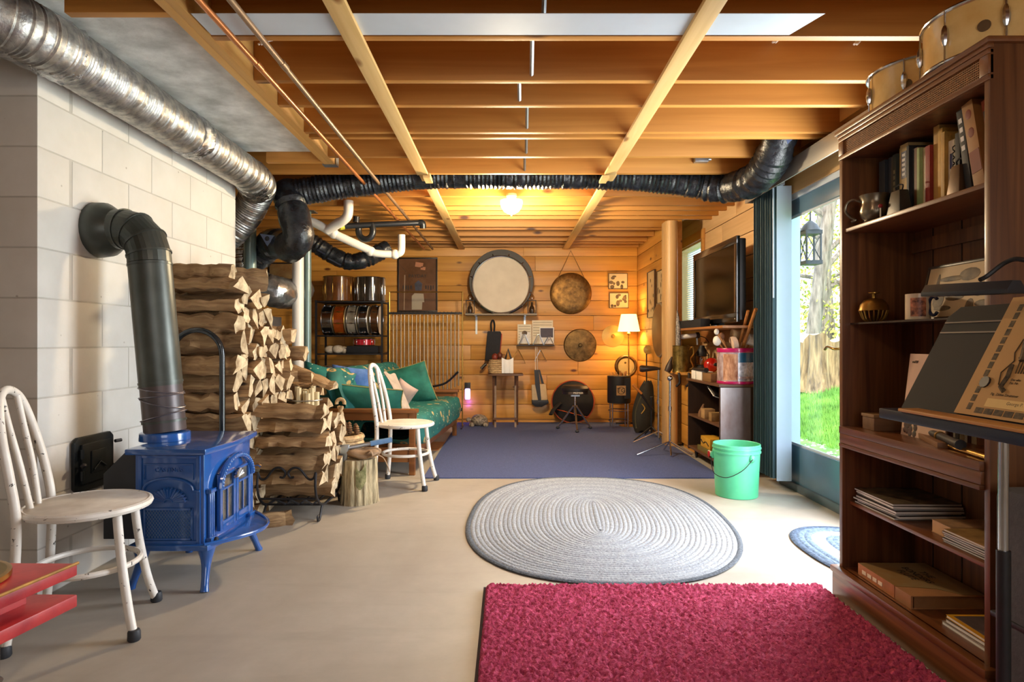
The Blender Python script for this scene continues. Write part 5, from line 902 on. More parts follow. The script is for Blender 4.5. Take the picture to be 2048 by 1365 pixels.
# framed poster
def frame(name, label, x0, x1, z0, z1, y, fm, pm_, bw=.018, axis='y', cat='picture', group=None):
    t = thing(name, label, cat, ((x0 + x1) / 2, y, z0) if axis == 'y' else (y, (x0 + x1) / 2, z0), group=group); d = .022
    def bx(a, b, c, e, f, g): return MB().box(a, b, f, g, c, e) if axis == 'y' else MB().box(f, g, a, b, c, e)
    m = MB()
    for (a, b, c, e) in ((x0, x1, z0, z0 + bw), (x0, x1, z1 - bw, z1), (x0, x0 + bw, z0 + bw, z1 - bw), (x1 - bw, x1, z0 + bw, z1 - bw)): n = bx(a, b, c, e, y - d, y - .002); o = len(m.v); m.v += n.v; m.f += [tuple(i + o for i in f) for f in n.f]; m.mi += n.mi
    m.build('frame', fm, t, bevel=.002); p = bx(x0 + bw, x1 - bw, z0 + bw, z1 - bw, y - .012, y - .004).build('picture', pm_, t); return t, p
blkf = P('black_frame', '#1d1713', .35, 0, .1, 9)
pt, pp = frame('framed_poster', 'dark framed brown poster on the back wall', -1.417, -.905, 1.425, 2.125, 8.068, blkf, P('brown_poster', '#5e3f26', .25, 0, .15, 3, coat=.7, col2='#77533a'))
text('PAYDAY', .062, (-1.16, 8.054, 1.885), (PI / 2, 0, 0), ink, pt); [MB().box(-1.35 + .032 * k_, -1.338 + .032 * k_ + .006 * (k_ % 2), 8.053, 8.055, 1.72 - .008 * (k_ % 3), 1.765).build('faded_letter', ink, pt) for k_ in (0, 1, 2, 3, 9, 10, 11, 12)]
MB().prism([(-1.235, 1.455), (-1.105, 1.455), (-1.10, 1.55), (-1.075, 1.55), (-1.085, 1.66), (-1.20, 1.665), (-1.235, 1.63)], 8.053, 8.055, 'xz').build('pale_print', P('pale_shirt', '#a99d88', .5, 0, .06, 5), pt); MB().prism([(-1.19, 1.70), (-1.11, 1.70), (-1.1, 1.79), (-1.15, 1.83), (-1.2, 1.79)], 8.053, 8.055, 'xz').build('figure_print', P('figure_ink', '#3a3d4c', .5, 0, .4, 20), pt)
for (x, z, a, b) in ((-1.14, 2.03, .05, .03), (-1.09, 1.985, .03, .02)): MB().obox((x, 8.0535, z), (a * 2, .002, b * 2), (0, .15, 0)).build('ticket', P('pink_ticket', '#b87a56', .6, 0, .06, 6), pt)
for (x0, z0, x1, z1) in ((-1.39, 2.04, -1.30, 1.93), (-1.325, 1.90, -1.335, 1.45)): MB().tube([(x0, 8.054, z0), (x1, 8.054, z1)], .007, 4, flat=.3).build('fold_line', P('crease', '#97795c', .5, 0, .05, 5), pt)
frame('framed_picture', 'small gilt picture on the wall behind the ducts', -3.08, -2.70, 1.72, 2.06, 8.068, blkf, P('pale_picture', '#c9a468', .5, 0, .25, 7, col2='#8a5a30'))
# tubular bells
ch_ = thing('tubular_bells', 'chrome tubular bells hanging in a tall wire rack', 'tubular bells', (-.99, 7.62, 0)); cx0, cx1, cy = -1.435, -.552, 7.60
for x in (cx0, cx1): MB().tube([(x, cy, 0), (x, cy, 1.645)], .008, 8).build('upright', brass, ch_); MB().tube([(x, cy - .2, .012), (x, cy + .2, .012)], .011, 8).build('foot', iron, ch_)
MB().tube([(cx0, cy, 1.645), (cx1, cy, 1.645)], .006, 8).build('top_wire', brass, ch_); MB().box(cx0, cx1, cy - .03, cy + .03, 1.375, 1.40).build('hanger_bar', iron, ch_); MB().box(cx0, cx1, cy - .006, cy + .006, .20, .24).build('lower_bar', iron, ch_)
tubem = P('warm_chrome', '#a8957a', .3, .9, .12, 4)
for i in range(18):
    x = cx0 + .045 + i * .0467; z1 = .62 - .016 * i if i < 9 else .48 + .019 * (i - 9); tb = MB().tube([(x, cy - .022 * (i % 2), 1.37), (x, cy - .022 * (i % 2), z1 - .12)], .0085, 10).build('tube_bell', tubem, ch_); MB().tube([(x, cy - .022 * (i % 2), 1.37), (x + .008, cy, 1.405)], .006, 6).build('cap_cord', iron, tb)
MB().tube(smooth_path([(-.92, cy - .04, .50), (-.75, cy - .04, .545), (-.60, cy - .04, .68)], 5), .022, 8, flat=.6).build('damper', iron, ch_)
# bass drum, shelf, gongs and cymbals on the back wall
wsm = W('grey_shelf', '#8d8270', '#a89c88', 0, .6, rnd=.02); sh = thing('wall_shelf', 'narrow wall shelf carrying the big bass drum', 'shelf', (-.085, 7.95, 1.36)); MB().box(-.535, .365, 7.80, 8.068, 1.375, 1.393).build('board', wsm, sh, bevel=.003)
for x in (-.405, .215): MB().box(x - .012, x + .012, 8.05, 8.068, 1.14, 1.375).box(x - .012, x + .012, 7.86, 8.05, 1.363, 1.375).build('bracket', steel, sh)
bdx, bdz = -.083, 1.795; bass = thing('bass_drum', 'big bass drum with white head and black shell', 'drum', (bdx, 7.95, 1.393)); MB().lathe([(.40, 7.84), (.405, 7.86), (.405, 8.06)], (bdx, 0, bdz), 56, 'y').build('shell', P('black_shell', '#241f1c', .5, 0, .15, 6), bass)
MB().lathe([(0, 7.824), (.343, 7.824), (.35, 7.835)], (bdx - .005, 0, bdz - .04), 56, 'y', caps=False).build('head', P('worn_calf_skin', '#d8ccb6', .7, 0, .1, 4, col2='#ddd2bd'), bass); MB().tube(ring((bdx - .005, 7.832, bdz - .04), .358, 56, 'y'), .010, 8, closed=True).build('hoop', chrome, bass)
for i in range(12): a = 2 * PI * (i + .5) / 12; c = Vector((bdx - .005 + .358 * math.cos(a), 7.82, bdz - .04 + .358 * math.sin(a))); MB().tube([c, c + Vector((.035 * math.cos(a), .02, .035 * math.sin(a)))], .006, 6).build('claw', chrome, bass)
for i, x in enumerate((-.475, .30)):
    t = thing('hand_lantern', 'little dark bottle lantern left of the bass drum' if i == 0 else 'little dark bottle lantern right of the bass drum', 'lantern', (x, 7.86, 1.393), group='bottle lanterns on the wall shelf'); MB().box(x - .055, x + .055, 7.82, 7.90, 1.394, 1.402).build('base', iron, t)
    for s in (-1, 1): MB().tube([(x + .05 * s, 7.86, 1.4), (x + .05 * s, 7.86, 1.56)], .005, 6).build('post', iron, t)
    MB().box(x - .055, x + .055, 7.83, 7.89, 1.556, 1.563).build('top', iron, t); MB().lathe([(.03, 1.402), (.036, 1.43), (.03, 1.47), (.012, 1.5), (.012, 1.54)], (x, 7.86, 0), 16).build('bottle', P('dark_bottle', '#3a2a1c', .2, 0, .2, 6), t); MB().lathe([(.0, 1.563), (.03, 1.575), (.034, 1.60), (.02, 1.63), (0, 1.64)], (x, 7.86, 0), 16).build('globe', GLASS('clear_globe', '#e8d8c0', .15), t)
gongm = P('hammered_bronze', '#6a4a24', .38, .75, .4, 16, .5, col2='#8f6a34'); gong2 = P('dark_bronze', '#5a4220', .4, .75, .45, 12, .5, col2='#86683a'); cym = P('bright_cymbal', '#cda75a', .3, .45, .12, 5)
def disc(name, label, u, v, d, rpx, mat, cat, prof, group, cord=None):
    c = at(u, v, d); r = rpx * d / F; t = thing(name, label, cat, (c.x, d, c.z - r), group=group); MB().lathe([(r * a, d + r * b) for a, b in prof], (c.x, 0, c.z), 48, 'y', caps=False).build('disc', mat, t)
    if cord: MB().tube([c + Vector((-r * .62, 0, r * .75)), c + Vector((0, .03, r * cord)), c + Vector((r * .62, 0, r * .75))], .005, 6).build('cord', P('jute', '#8a6a3c', .9, 0, .1, 20), t)
    return t
gp_ = [(0, -.02), (.6, -.02), (.94, 0.0), (.985, .03), (1.0, .13), (.97, .13)]
disc('gong', 'large bronze gong hanging by a cord on the back wall', 1142, 587, 8.034, 42, gongm, 'gong', gp_, 'wall gongs', 2.05); disc('gong', 'bronze nipple gong lower on the back wall', 1160.5, 691, 8.05, 33, gong2, 'gong', [(0, -.17), (.08, -.16), (.12, -.06), (.5, -.03), (.95, .02), (1.0, .09), (.97, .09)], 'wall gongs'); disc('cymbal', 'bright cymbal on the wall behind the table lamp', 1226, 673, 8.058, 22, cym, 'cymbal', [(0, -.14), (.13, -.1), (.2, -.03), (.6, .0), (1.0, .06), (1.0, .075)], 'wall gongs')
# photo prints
phm = P('sepia_print', '#c9b48a', .5, 0, .1, 4)
def prints(t, x0, x1, z0, z1, f, seed):
    rg = random.Random(seed); m = MB()
    for i in range(10): a, b = rg.uniform(x0 + .03, x1 - .03), z0 + (z1 - z0) * (.15 + .7 * rg.random() ** 1.5); m.ball(f(a, b), (rg.uniform(.01, .03), .0018, rg.uniform(.012, .04)) if f(0, 0)[1] > 8 else (.0018, rg.uniform(.01, .03), rg.uniform(.012, .04)), 10, 5)
    m.build('printed_shapes', sep, t)
for i, (u0, u1, v0, v1, lab_) in enumerate(((1217, 1255, 547, 579, 'sepia photo of drummers, upper of two on the back wall'), (1218.5, 1257, 586, 617, 'dark sepia photo, lower of two on the back wall'))): a, b = at(u0, v1, 8.06), at(u1, v0, 8.06); t, p = frame('photograph', lab_, a.x, b.x, a.z, b.z, 8.068, P('thin_dark_edge', '#4a3018', .5, 0, .1, 9), phm, .006, group='sepia photographs'); prints(t, a.x, b.x, a.z, b.z, lambda x, z: (x, 8.0555, z), i + 1)
for i, (y0, y1, z0, z1, lab_) in enumerate(((7.05, 7.42, 1.32, 1.86, 'tall double sepia photo on the right partition'), (6.68, 6.95, 1.46, 1.82, 'smaller sepia photo nearest the post'))):
    t, p = frame('photograph', lab_, y0, y1, z0, z1, 1.664, P('thin_dark_edge', '#4a3018'), phm, .008, 'x', group='sepia photographs'); prints(t, y0, y1, z0, z1, lambda y, z: (1.6515, y, z), i + 7)
c = Vector((1.645, 6.78, 1.17)); t = thing('frame_drum', 'wide wooden frame drum hanging on the partition', 'drum', (1.645, 6.78, .88)); MB().lathe([(0, -.03), (.27, -.03), (.285, -.02), (.285, .015)], c, 44, 'x', caps=False).build('skin', P('brown_skin', '#8a6438', .6, 0, .2, 4), t); MB().tube(ring(c + Vector((-.01, 0, 0)), .285, 44, 'x'), .012, 8, closed=True).build('rim', wsm, t); MB().tube([c + Vector((0, 0, -.28)), c + Vector((0, .02, -.55))], .003, 5).build('cord', black, t)
disc('cymbal', 'thin hand cymbal leaning by the partition', 1296, 700, 7.3, 9, cym, 'cymbal', [(0, -.1), (.3, -.02), (1, .05), (1, .08)], 'wall gongs')
# lamp
c = at(1257.5, 646, 7.72); tl = thing('table_lamp', 'lit lamp with cream tapered shade in the corner', 'lamp', (c.x, 7.72, .0)); shade = P('lit_shade', '#ffe9b8', .6, 0, .02, 4, emit='#ffd27a', es=2.2)
z0, z1 = at(0, 663, 7.72).z, at(0, 629, 7.72).z; MB().lathe([(.135, z0), (.093, z1)], (c.x, 7.72, 0), 36, caps=False).build('shade', shade, tl); MB().tube([(c.x, 7.72, z0 - .02), (c.x, 7.72, .3)], .009, 10).build('pole', brass, tl); MB().ball((c.x, 7.72, z0 - .03), .022, 12, 8).build('socket', brass, tl); MB().lathe([(.12, 0), (.12, .015), (.02, .03), (.012, .32)], (c.x, 7.72, 0), 24).build('base', brass, tl)
o = lamp('table_lamp_light', 'POINT', (0, 0, (z0 + z1) / 2 - .0), 13, (1, .70, .36), radius=.05); o.parent = tl
# sheet music rack, triangles, bag, stick case
sr = thing('sheet_music_rack', 'wire wall rack holding old sheet music', 'rack', tuple(at(1070, 692, 8.0))); a, b = at(1033, 692, 7.99), at(1108, 640, 7.99); MB().box(a.x, b.x, 7.93, 8.066, a.z, a.z + .012).build('tray', iron, sr)
for i, u in enumerate((1048, 1077, 1098)): q = at(u, 690, 7.93); h_ = .13 - .03 * (i == 2); MB().tube([q + Vector((-.065, 0, 0)), q + Vector((-.012, -.02, h_)), q + Vector((.012, -.02, h_)), q + Vector((.065, 0, 0))], .007, 7).build('wire_holder', steel, sr)
for i, (u0, u1, v0, y, mt, lab_) in enumerate(((1035, 1063, 649, 8.02, paper, 'sheet of printed music at the left of the wall rack'), (1064, 1106, 641, 8.03, paper, 'tall sheet of printed music in the wall rack'), (1079, 1108, 655, 8.0, white_paper, 'music leaflet with dark photo in the wall rack'))):
    a, b = at(u0, 690, y), at(u1, v0, y); t = thing('sheet_music', lab_, 'sheet music', ((a.x + b.x) / 2, y, a.z), group='sheet music in the wall rack'); MB().box(a.x, b.x, y - .002, y + .002, a.z + .012, b.z).build('page', mt, t)
    if i < 2: [MB().box(a.x + .015, b.x - .015, y - .003, y - .002, b.z - .03 - .034 * k, b.z - .024 - .034 * k).build('stave', P('faded_ink', '#8f8468', .8, 0, .1, 40), t) for k in range(6)]; 
    if i == 0: MB().box(a.x + .03, b.x - .02, y - .004, y - .003, a.z + .02, a.z + .16).build('clipping', white_paper, t); MB().ball((a.x + .09, y - .005, a.z + .15), (.035, .001, .03), 10, 6).build('print', sep, t)
    if i == 2: MB().box(a.x + .012, b.x - .012, y - .003, y - .002, b.z - .13, b.z - .012).build('dark_photo', P('dark_violet_photo', '#3c3240', .5, 0, .3, 9), t)
for i, (u, v0, v1, hw) in enumerate(((1036, 700, 727, 15), (1081, 701, 723, 12))): A_, B_, C_ = at(u, v0, 7.94), at(u - hw, v1, 7.94), at(u + hw, v1, 7.94); MB().tube([A_ + Vector((-.004, 0, 0)), B_, C_, A_ + Vector((.004, 0, 0))], .006, 7).tube([A_, A_ + Vector((0, 0, .055))], .002, 4).solo('triangle', brass if i == 0 else chrome, ('brass' if i == 0 else 'silver') + ' music triangle hanging below the sheet rack', 'triangle', 'music triangles')
t = thing('hanging_case', 'black instrument case hanging left of the sheet music', 'case', tuple(at(985, 700, 7.98))); pts = [at(u, v, 8) for u, v in ((975, 663), (1001, 663), (1003, 668), (998, 722), (970, 722))]; MB().prism([(p.x, p.z) for p in pts], 7.96, 8.06, 'xz').build('body', P('charcoal_nylon', '#26262a', .85, 0, .15, 20), t, bevel=.012); MB().tube(smooth_path([at(983, 664, 8.0), at(982, 648, 8.03), at(986, 641, 8.05), at(989, 650, 8.03), at(988, 664, 8.0)], 4), .012, 8).build('strap', black, t); MB().tube([at(1003.5, 668, 7.98), at(998.5, 722, 7.98)], .007, 6).build('red_edge', P('red_edge', '#a8381e', .6, 0, .1, 9), t); MB().tube([at(972, 728, 7.97), at(962, 738, 7.95)], .02, 8).build('tail_strap', black, t)
# tray table with basket
tt = thing('tray_table', 'folding brown tray table against the back wall', 'table', (-.05, 7.72, 0)); A_, B_ = at(977, 748, 7.62), at(1046, 748, 7.62); tz = A_.z; twm = W('tray_wood', '#5b3a22', '#7a5030', 0, .45, rnd=.02); MB().box(A_.x, B_.x, 7.5, 7.86, tz - .02, tz).build('top', twm, tt, bevel=.004)
for x, s in ((A_.x + .06, 1), (B_.x - .07, -1)):
    MB().obox((x, 7.68, tz / 2 - .012), (.024, .02, tz), (.32, 0, 0)).build('leg', twm, tt); MB().obox((x + .022 * s, 7.68, tz / 2 - .012), (.024, .02, tz), (-.32, 0, 0)).build('leg', twm, tt)
MB().box(A_.x + .06, B_.x - .07, 7.55, 7.57, .10, .125).build('stretcher', twm, tt)
bk2 = thing('wicker_basket', 'pale wicker basket of small percussion on the tray table', 'basket', (-.10, 7.66, tz)); 
for i in range(7): MB().tube(ring((-.10, 7.66, tz + .016 + i * .024), .125 + .012 * math.sin(i * .6), 24, ry=.1), .0135, 6, closed=True).build('weave_row', wick, bk2)
for i, (dx, dz_, r, col) in enumerate(((-.06, .20, .04, '#7a3020'), (0, .22, .035, '#5b2a1c'), (.05, .2, .035, '#8a6038'))): MB().ball((-.10 + dx, 7.66, tz + dz_), (r, r, r * 1.2), 12, 8).solo('maraca', P('maraca_%d' % i, col, .4, 0, .2, 12), ['dark red maraca head on the left of the basket', 'deep brown maraca head in the middle of the basket', 'tan maraca head on the right of the basket'][i], 'maraca', 'maracas in the basket')
t = thing('hand_cloth', 'white cloth with a black clasp spilling from the basket', 'cloth', (-.06, 7.55, tz)); m = MB(); m.surf(lambda a, b: Vector((-.075 + .14 * a, 7.535 - .012 * math.sin(PI * b) + .006 * math.sin(14 * a), tz + .01 + .19 * b * (1 - .15 * math.sin(PI * a)))), 14, 8); m.surf(lambda a, b: Vector((-.075 + .14 * a, 7.545, tz + .01 + .19 * b * (1 - .15 * math.sin(PI * a)))), 14, 8); m.build('cloth', white_paper, t); MB().tube([(-.03, 7.56, tz + .18), (.0, 7.56, tz + .30), (.045, 7.56, tz + .16)], .014, 7).build('clasp', black, t)
# tote bag, night light, turtle
tg = thing('tote_bag', 'black and cream tote hanging below the sheet rack', 'bag', tuple(at(1080, 810, 7.95))); q = lambda u, v: (at(u, v, 7.96).x, at(u, v, 7.96).z); MB().prism([q(1063, 770), q(1091, 768), q(1095, 800), q(1064, 801)], 7.92, 8.0, 'xz').build('panel', P('cream_canvas', '#c9b08a', .9, 0, .12, 12), tg, bevel=.008); MB().prism([q(1063, 800), q(1096, 800), q(1097, 806), q(1083, 814), q(1070, 813), q(1064, 808)], 7.91, 8.01, 'xz').build('base', black, tg, bevel=.006)
MB().prism([q(1068, 740), q(1077, 740), q(1082, 801), q(1076, 801), q(1070, 770)], 7.908, 7.918, 'xz').build('strap', black, tg); MB().prism([q(1077, 740), q(1080, 740), q(1088, 768), q(1083, 768)], 7.95, 7.96, 'xz').build('strap', black, tg); MB().tube([at(1071, 694, 7.95), at(1071, 742, 7.93)], .004, 6).tube([at(1074, 694, 7.95), at(1075, 742, 7.93)], .004, 6).build('cord', paper, tg)
nl = thing('night_light', 'plugged in night light glowing violet near the floor', 'night light', tuple(at(935, 795, 8.0))); a = at(935, 775, 8.05); MB().box(a.x - .038, a.x + .038, 8.055, 8.068, a.z - .06, a.z + .06).build('outlet_plate', black, nl, bevel=.003); c = at(935, 788, 8.0); MB().lathe([(.03, -.075), (.036, -.06), (.036, .05), (.028, .065)], (c.x, 8.015, c.z), 20).build('shade', P('lit_white_shade', '#efe6ee', .4, 0, .03, 5, emit='#d8c8ff', es=.7), nl)
o = lamp('night_light_glow', 'POINT', (0.0, -.01, -.09), .6, (.25, .1, 1.0), radius=.02); o.parent = nl
c = at(957, 838, 7.72); tu = thing('turtle_figure', 'speckled stone turtle figure on the carpet', 'figurine', (c.x, 7.72, .009)); stn = P('speckled_stone', '#3c3530', .6, 0, .5, 40, .3, col2='#b7a58c'); MB().ball((c.x + .01, 7.72, .075), (.105, .09, .075), 20, 10).build('shell', stn, tu); MB().ball((c.x - .12, 7.70, .085), (.035, .028, .028), 12, 8).build('head', stn, tu)
for (dx, dy) in ((-.08, -.08), (-.08, .08), (.09, -.08), (.09, .08)): MB().ball((c.x + dx, 7.72 + dy, .03), (.035, .03, .03), 10, 6).build('leg', stn, tu)
# cymbal bag, drum throne
cbx = at(1146, 0, 7.9).x; cb = thing('cymbal_bag', 'round black cymbal bag with orange piping against the wall', 'bag', (cbx, 7.93, .009)); nyl = P('black_nylon', '#1a1614', .8, 0, .3, 8, .4); MB().lathe([(0, -.05), (.22, -.048), (.262, -.02), (.268, .02), (.262, .045)], (cbx, 7.93, .285), 44, 'y').build('body', nyl, cb); op = P('orange_piping', '#b4491c', .6, 0, .1, 9); MB().tube(ring((cbx, 7.91, .285), .267, 48, 'y'), .008, 6, closed=True).build('piping', op, cb); MB().tube([(cbx - .2, 7.875, .19), (cbx + .2, 7.875, .09)], .012, 6, flat=.4).build('pocket_piping', op, cb); MB().tube(smooth_path([(cbx - .16, 7.86, .28), (cbx - .25, 7.80, .2), (cbx - .29, 7.76, .14)], 5), .035, 8, flat=.4).build('carry_strap', nyl, cb)
tx, ty = at(1150, 0, 7.35).x, 7.35; th = thing('drum_throne', 'round black drum stool on a chrome tripod', 'stool', (tx, ty, .009)); MB().lathe([(.0, .53), (.14, .53), (.165, .50), (.165, .475), (.15, .47), (.15, .43), (0, .43)], (tx, ty, 0), 36, caps=False).build('seat', P('black_vinyl', '#1b1614', .5, 0, .1, 9), th, ang=30); m = MB(); m.surf(lambda a, b: Vector((tx + .1515 * math.cos(-2.2 + 1.25 * a), ty + .1515 * math.sin(-2.2 + 1.25 * a), .437 + .03 * b)), 12, 2); m.build('brand_band', P('dark_band', '#4a3c34', .5, 0, .1, 20), th); text('PREMIER', .03, (tx + .02, ty - .1535, .452), (PI / 2, 0, 0), paper, th)
MB().tube([(tx, ty, .43), (tx, ty, .18)], .014, 12).build('pole', chrome, th); MB().box(tx - .05, tx + .05, ty - .05, ty + .05, .405, .43).build('seat_plate', steel, th)
for a in (-1.57, .5, 2.64):
    f = Vector((tx + .22 * math.cos(a), ty + .22 * math.sin(a), .025)); l = MB().tube([(tx + .02 * math.cos(a), ty + .02 * math.sin(a), .29), f], .011, 10).build('leg', chrome, th); MB().ball(f + Vector((0, 0, -.001)), (.024, .024, .016), 10, 6).build('rubber_foot', rubber, l); MB().tube([(tx, ty, .10), f.lerp(Vector((tx, ty, .29)), .15)], .007, 8).build('brace', chrome, th)
# stick bag with stand, gig bag, gong on stand
kx, ky = at(1238, 0, 7.55).x, 7.55; kb_ = thing('stick_bag', 'black leather stick bag on a low chrome stand', 'bag', (kx, ky, .009)); z0, z1 = at(0, 806, ky).z, at(0, 752, ky).z; MB().lathe([(.135, z0), (.14, z0 + .02), (.14, z1), (.132, z1)], (kx, ky, 0), 32).build('body', P('black_leather', '#1d1a19', .5, 0, .2, 9, .2), kb_); MB().box(kx - .055, kx + .055, ky - .146, ky - .141, z0 + .10, z0 + .215).build('badge', P('tan_badge', '#b58a58', .6, 0, .1, 6), kb_); text('TG', .075, (kx, ky - .147, z0 + .157), (PI / 2, 0, 0), ink, kb_); MB().tube(ring((kx, ky - .147, z0 + .157), .042, 24, 'y'), .003, 5, closed=True).build('emblem_ring', ink, kb_)
MB().box(kx + .04, kx + .11, ky - .135, ky - .125, z0 + .06, z1 - .02).build('buckle_strap', black, kb_)
for a in range(4): q = Vector((kx + .13 * math.cos(.78 + a * 1.571), ky + .13 * math.sin(.78 + a * 1.571), 0)); MB().tube([q + Vector((0, 0, z0)), q + Vector((0, 0, .012))], .008, 8).build('stand_leg', chrome, kb_)
for z in (.10, .22): MB().tube(ring((kx, ky, z), .128, 20), .006, 6, closed=True).build('stand_ring', chrome, kb_)
stk = W('hickory', '#c08a4a', '#dba968', 2, .4, rnd=.1)
for i in range(12): a = i * 2.4; r = .1 * math.sqrt(i / 12); q = Vector((kx + r * math.cos(a), ky + r * math.sin(a), 0)); MB().tube([q + Vector((0, 0, z1 - .06)), q + Vector((.02 * math.cos(a), 0, z1 + .035 + .01 * (i % 3)))], .0085, 8).solo('drum_stick', stk, 'drum stick standing in the leather stick bag', 'drum stick', 'drum sticks in the bag')
gx, gy = at(1252, 0, 7.85).x, 7.85; gs = thing('gong_on_stand', 'small gong with dark rim on a stand in the corner', 'gong', (gx, gy, .009)); gz = at(0, 733, gy).z; MB().lathe([(0, -.012), (.10, -.012), (.105, -.004)], (gx, gy, gz), 40, 'y', caps=False).build('face', P('pale_gong', '#d9c283', .35, .3, .12, 6), gs); MB().tube(ring((gx, gy, gz), .122, 40, 'y'), .022, 10, closed=True).build('rim', gong2, gs); MB().ball((gx - .01, gy - .012, gz + .045), (.014, .004, .014), 12, 6).build('boss', gong2, gs); MB().tube([(gx, gy + .03, gz - .12), (gx, gy + .03, .02)], .009, 8).build('pole', iron, gs); MB().tube([(gx - .12, gy + .03, .02), (gx + .12, gy + .03, .02)], .009, 8).build('foot', iron, gs)
ggx = at(1287, 0, 7.2).x; gg = thing('gig_bag', 'soft black gig bag leaning in the corner', 'bag', (ggx, 7.15, .009)); 
def gig(a, b): q = 2 * PI * a; s = math.sin(PI * (.06 + .88 * b)) ** .5 * (1 - .35 * b); return Vector((ggx - .04 + .09 * b + .155 * s * math.cos(q), 7.13 + .07 * b + .08 * s * math.sin(q), .02 + .56 * b + .02 * math.sin(3 * q)))
m = MB(); m.surf(gig, 24, 14, cu=True); m._add([gig(i / 24, 1) for i in range(24)], [tuple(range(24))]); m._add([gig(i / 24, 0) for i in range(24)], [tuple(range(24))]); m.build('body', P('olive_black_nylon', '#24221c', .75, 0, .3, 7, .5), gg); MB().tube(smooth_path([gig(.62, .1), gig(.6, .45), gig(.66, .8)], 5), .008, 6).build('zip', P('olive_trim', '#4a4630', .6, 0, .1, 9), gg); MB().tube(smooth_path([gig(.7, .35) + Vector((0, -.004, 0)), gig(.72, .45) + Vector((.015, -.006, 0)), gig(.7, .55) + Vector((-.012, -.004, 0))], 4), .006, 6).build('emblem', P('gold_emblem', '#a8842e', .5, .3, .1, 9), gg)
# cymbal/boom stands by the partition
def tripod(name, label, u, d, ztop, legs, mt, r=.0105, group='percussion stands'):
    x = at(u, 0, d).x; t = thing(name, label, 'stand', (x, d, .009), group=group); MB().tube([(x, d, ztop), (x, d, .06)], r, 12).build('tube', mt, t); MB().tube([(x, d, .45), (x, d, .41)], r * 1.6, 12).build('collar', mt, t)
    for (a, R_) in legs: f = Vector((x + R_ * math.cos(a), d + R_ * math.sin(a), .02)); MB().tube([(x, d, .13), f], r * .75, 8).build('leg', mt, t)
    return t, x
t, x = tripod('percussion_stand', 'chrome stand nearest the low bookcase', 1340, 5.75, at(0, 758, 5.75).z, ((-2.9, .33), (-.45, .20), (-1.75, .14), (1.6, .2)), chrome); MB().ball((x, 5.75, at(0, 757, 5.75).z), .026, 10, 8).build('top_clamp', chrome, t)
t, x = tripod('percussion_stand', 'chrome stand holding a dark cone shaped horn', 1317, 6.4, at(0, 735, 6.4).z, ((3.2, .26), (-.6, .22), (1.3, .22)), chrome); zt = at(0, 738, 6.4).z; MB().tube([(x - .19, 6.4, zt), (x - .17, 6.4, zt), (x - .03, 6.4, zt + .003), (x + .02, 6.4, zt)], [.03, .037, .02, .013], 14).build('horn', P('dark_horn', '#2b201a', .35, 0, .2, 8), t)
t, x = tripod('percussion_stand', 'black tripod stand holding an orange stick', 1303, 6.75, .42, ((-2.4, .30), (-.8, .13), (1.7, .2)), iron); MB().tube([at(1266, 770, 6.7), at(1283, 788, 6.7)], .023, 8, flat=.6).build('orange_sleeve', P('orange_sleeve', '#c47a34', .6, 0, .1, 8), t); MB().tube([at(1280, 785, 6.7), at(1305, 820, 6.72)], .013, 8).build('arm', black, t)
tripod('percussion_stand', 'thin black stand against the partition', 1293, 7.3, at(0, 708, 7.3).z, ((-2.5, .2), (-1.2, .1), (1.6, .2)), iron, .008)
# ================================================================== low bookcase with tin, TV and odds and ends
dk_ = W('dark_shelf_wood', '#2e1d14', '#49311f', 2, .5, rnd=.03); dkt = W('dark_shelf_top', '#5a3d28', '#775238', 1, .45, rnd=.03)
lb = thing('low_bookcase', 'low dark wooden bookcase below the television', 'bookcase', (1.8, 5.3, 0)); LX0, LX1, LY0, LY1 = 1.645, 1.955, 4.87, 5.74
MB().box(LX0, LX1, LY0, LY0 + .02, .07, .69).build('side_panel', dk_, lb); MB().box(LX0, LX1, LY1 - .02, LY1, .07, .69).build('side_panel', dk_, lb); MB().box(LX1 - .012, LX1, LY0, LY1, .07, .69).build('back_panel', dk_, lb)
MB().box(LX0 - .012, LX1, LY0 - .012, LY1 + .012, .69, .71).build('top', dkt, lb, bevel=.003)
for z in (.10, .39): MB().box(LX0, LX1 - .012, LY0 + .02, LY1 - .02, z - .018, z).build('shelf', dkt, lb, bevel=.002)
for y in (LY0 + .06, LY1 - .1): MB().tube([(LX0 + .05, y, .075), (LX0 + .05, y, 0)], [.018, .01], 8).build('foot', iron, lb); MB().tube([(LX1 - .05, y, .075), (LX1 - .05, y, 0)], [.018, .01], 8).build('foot', iron, lb)
MB().box(LX0 + .002, LX0 + .235, LY0 - .008, LY0 - .001, .09, .685).build('metal_panel', P('painted_tin_sheet', '#8a6a62', .3, .6, .25, 3, stretch=(1, 1, .5), col2='#a9a4a8'), lb); MB().box(LX0 + .002, LX0 + .15, LY0 - .009, LY0 - .008, .10, .155).build('painted_grass', P('grass_paint', '#6a9a2e', .5, 0, .3, 14), lb)
def cbox(name, label, x0, x1, y0, y1, z0, h_, mat, cat='box', group=None, bev=.002): return MB().box(x0, x1, y0, y1, z0, z0 + h_).solo(name, mat, label, cat, group, bevel=bev)
yb = thing('cardboard_box', 'yellow printed box on the bottom shelf of the low bookcase', 'box', (1.73, 5.3, .10)); MB().box(1.665, 1.80, 5.17, 5.42, .145, .235).build('body', P('yellow_card', '#c9962a', .6, 0, .12, 6), yb, bevel=.002); MB().tube(smooth_path([(1.664, 5.40, .205), (1.664, 5.35, .18), (1.664, 5.28, .20), (1.664, 5.2, .175)], 5), .007, 6, flat=.3).build('black_print', ink, yb)
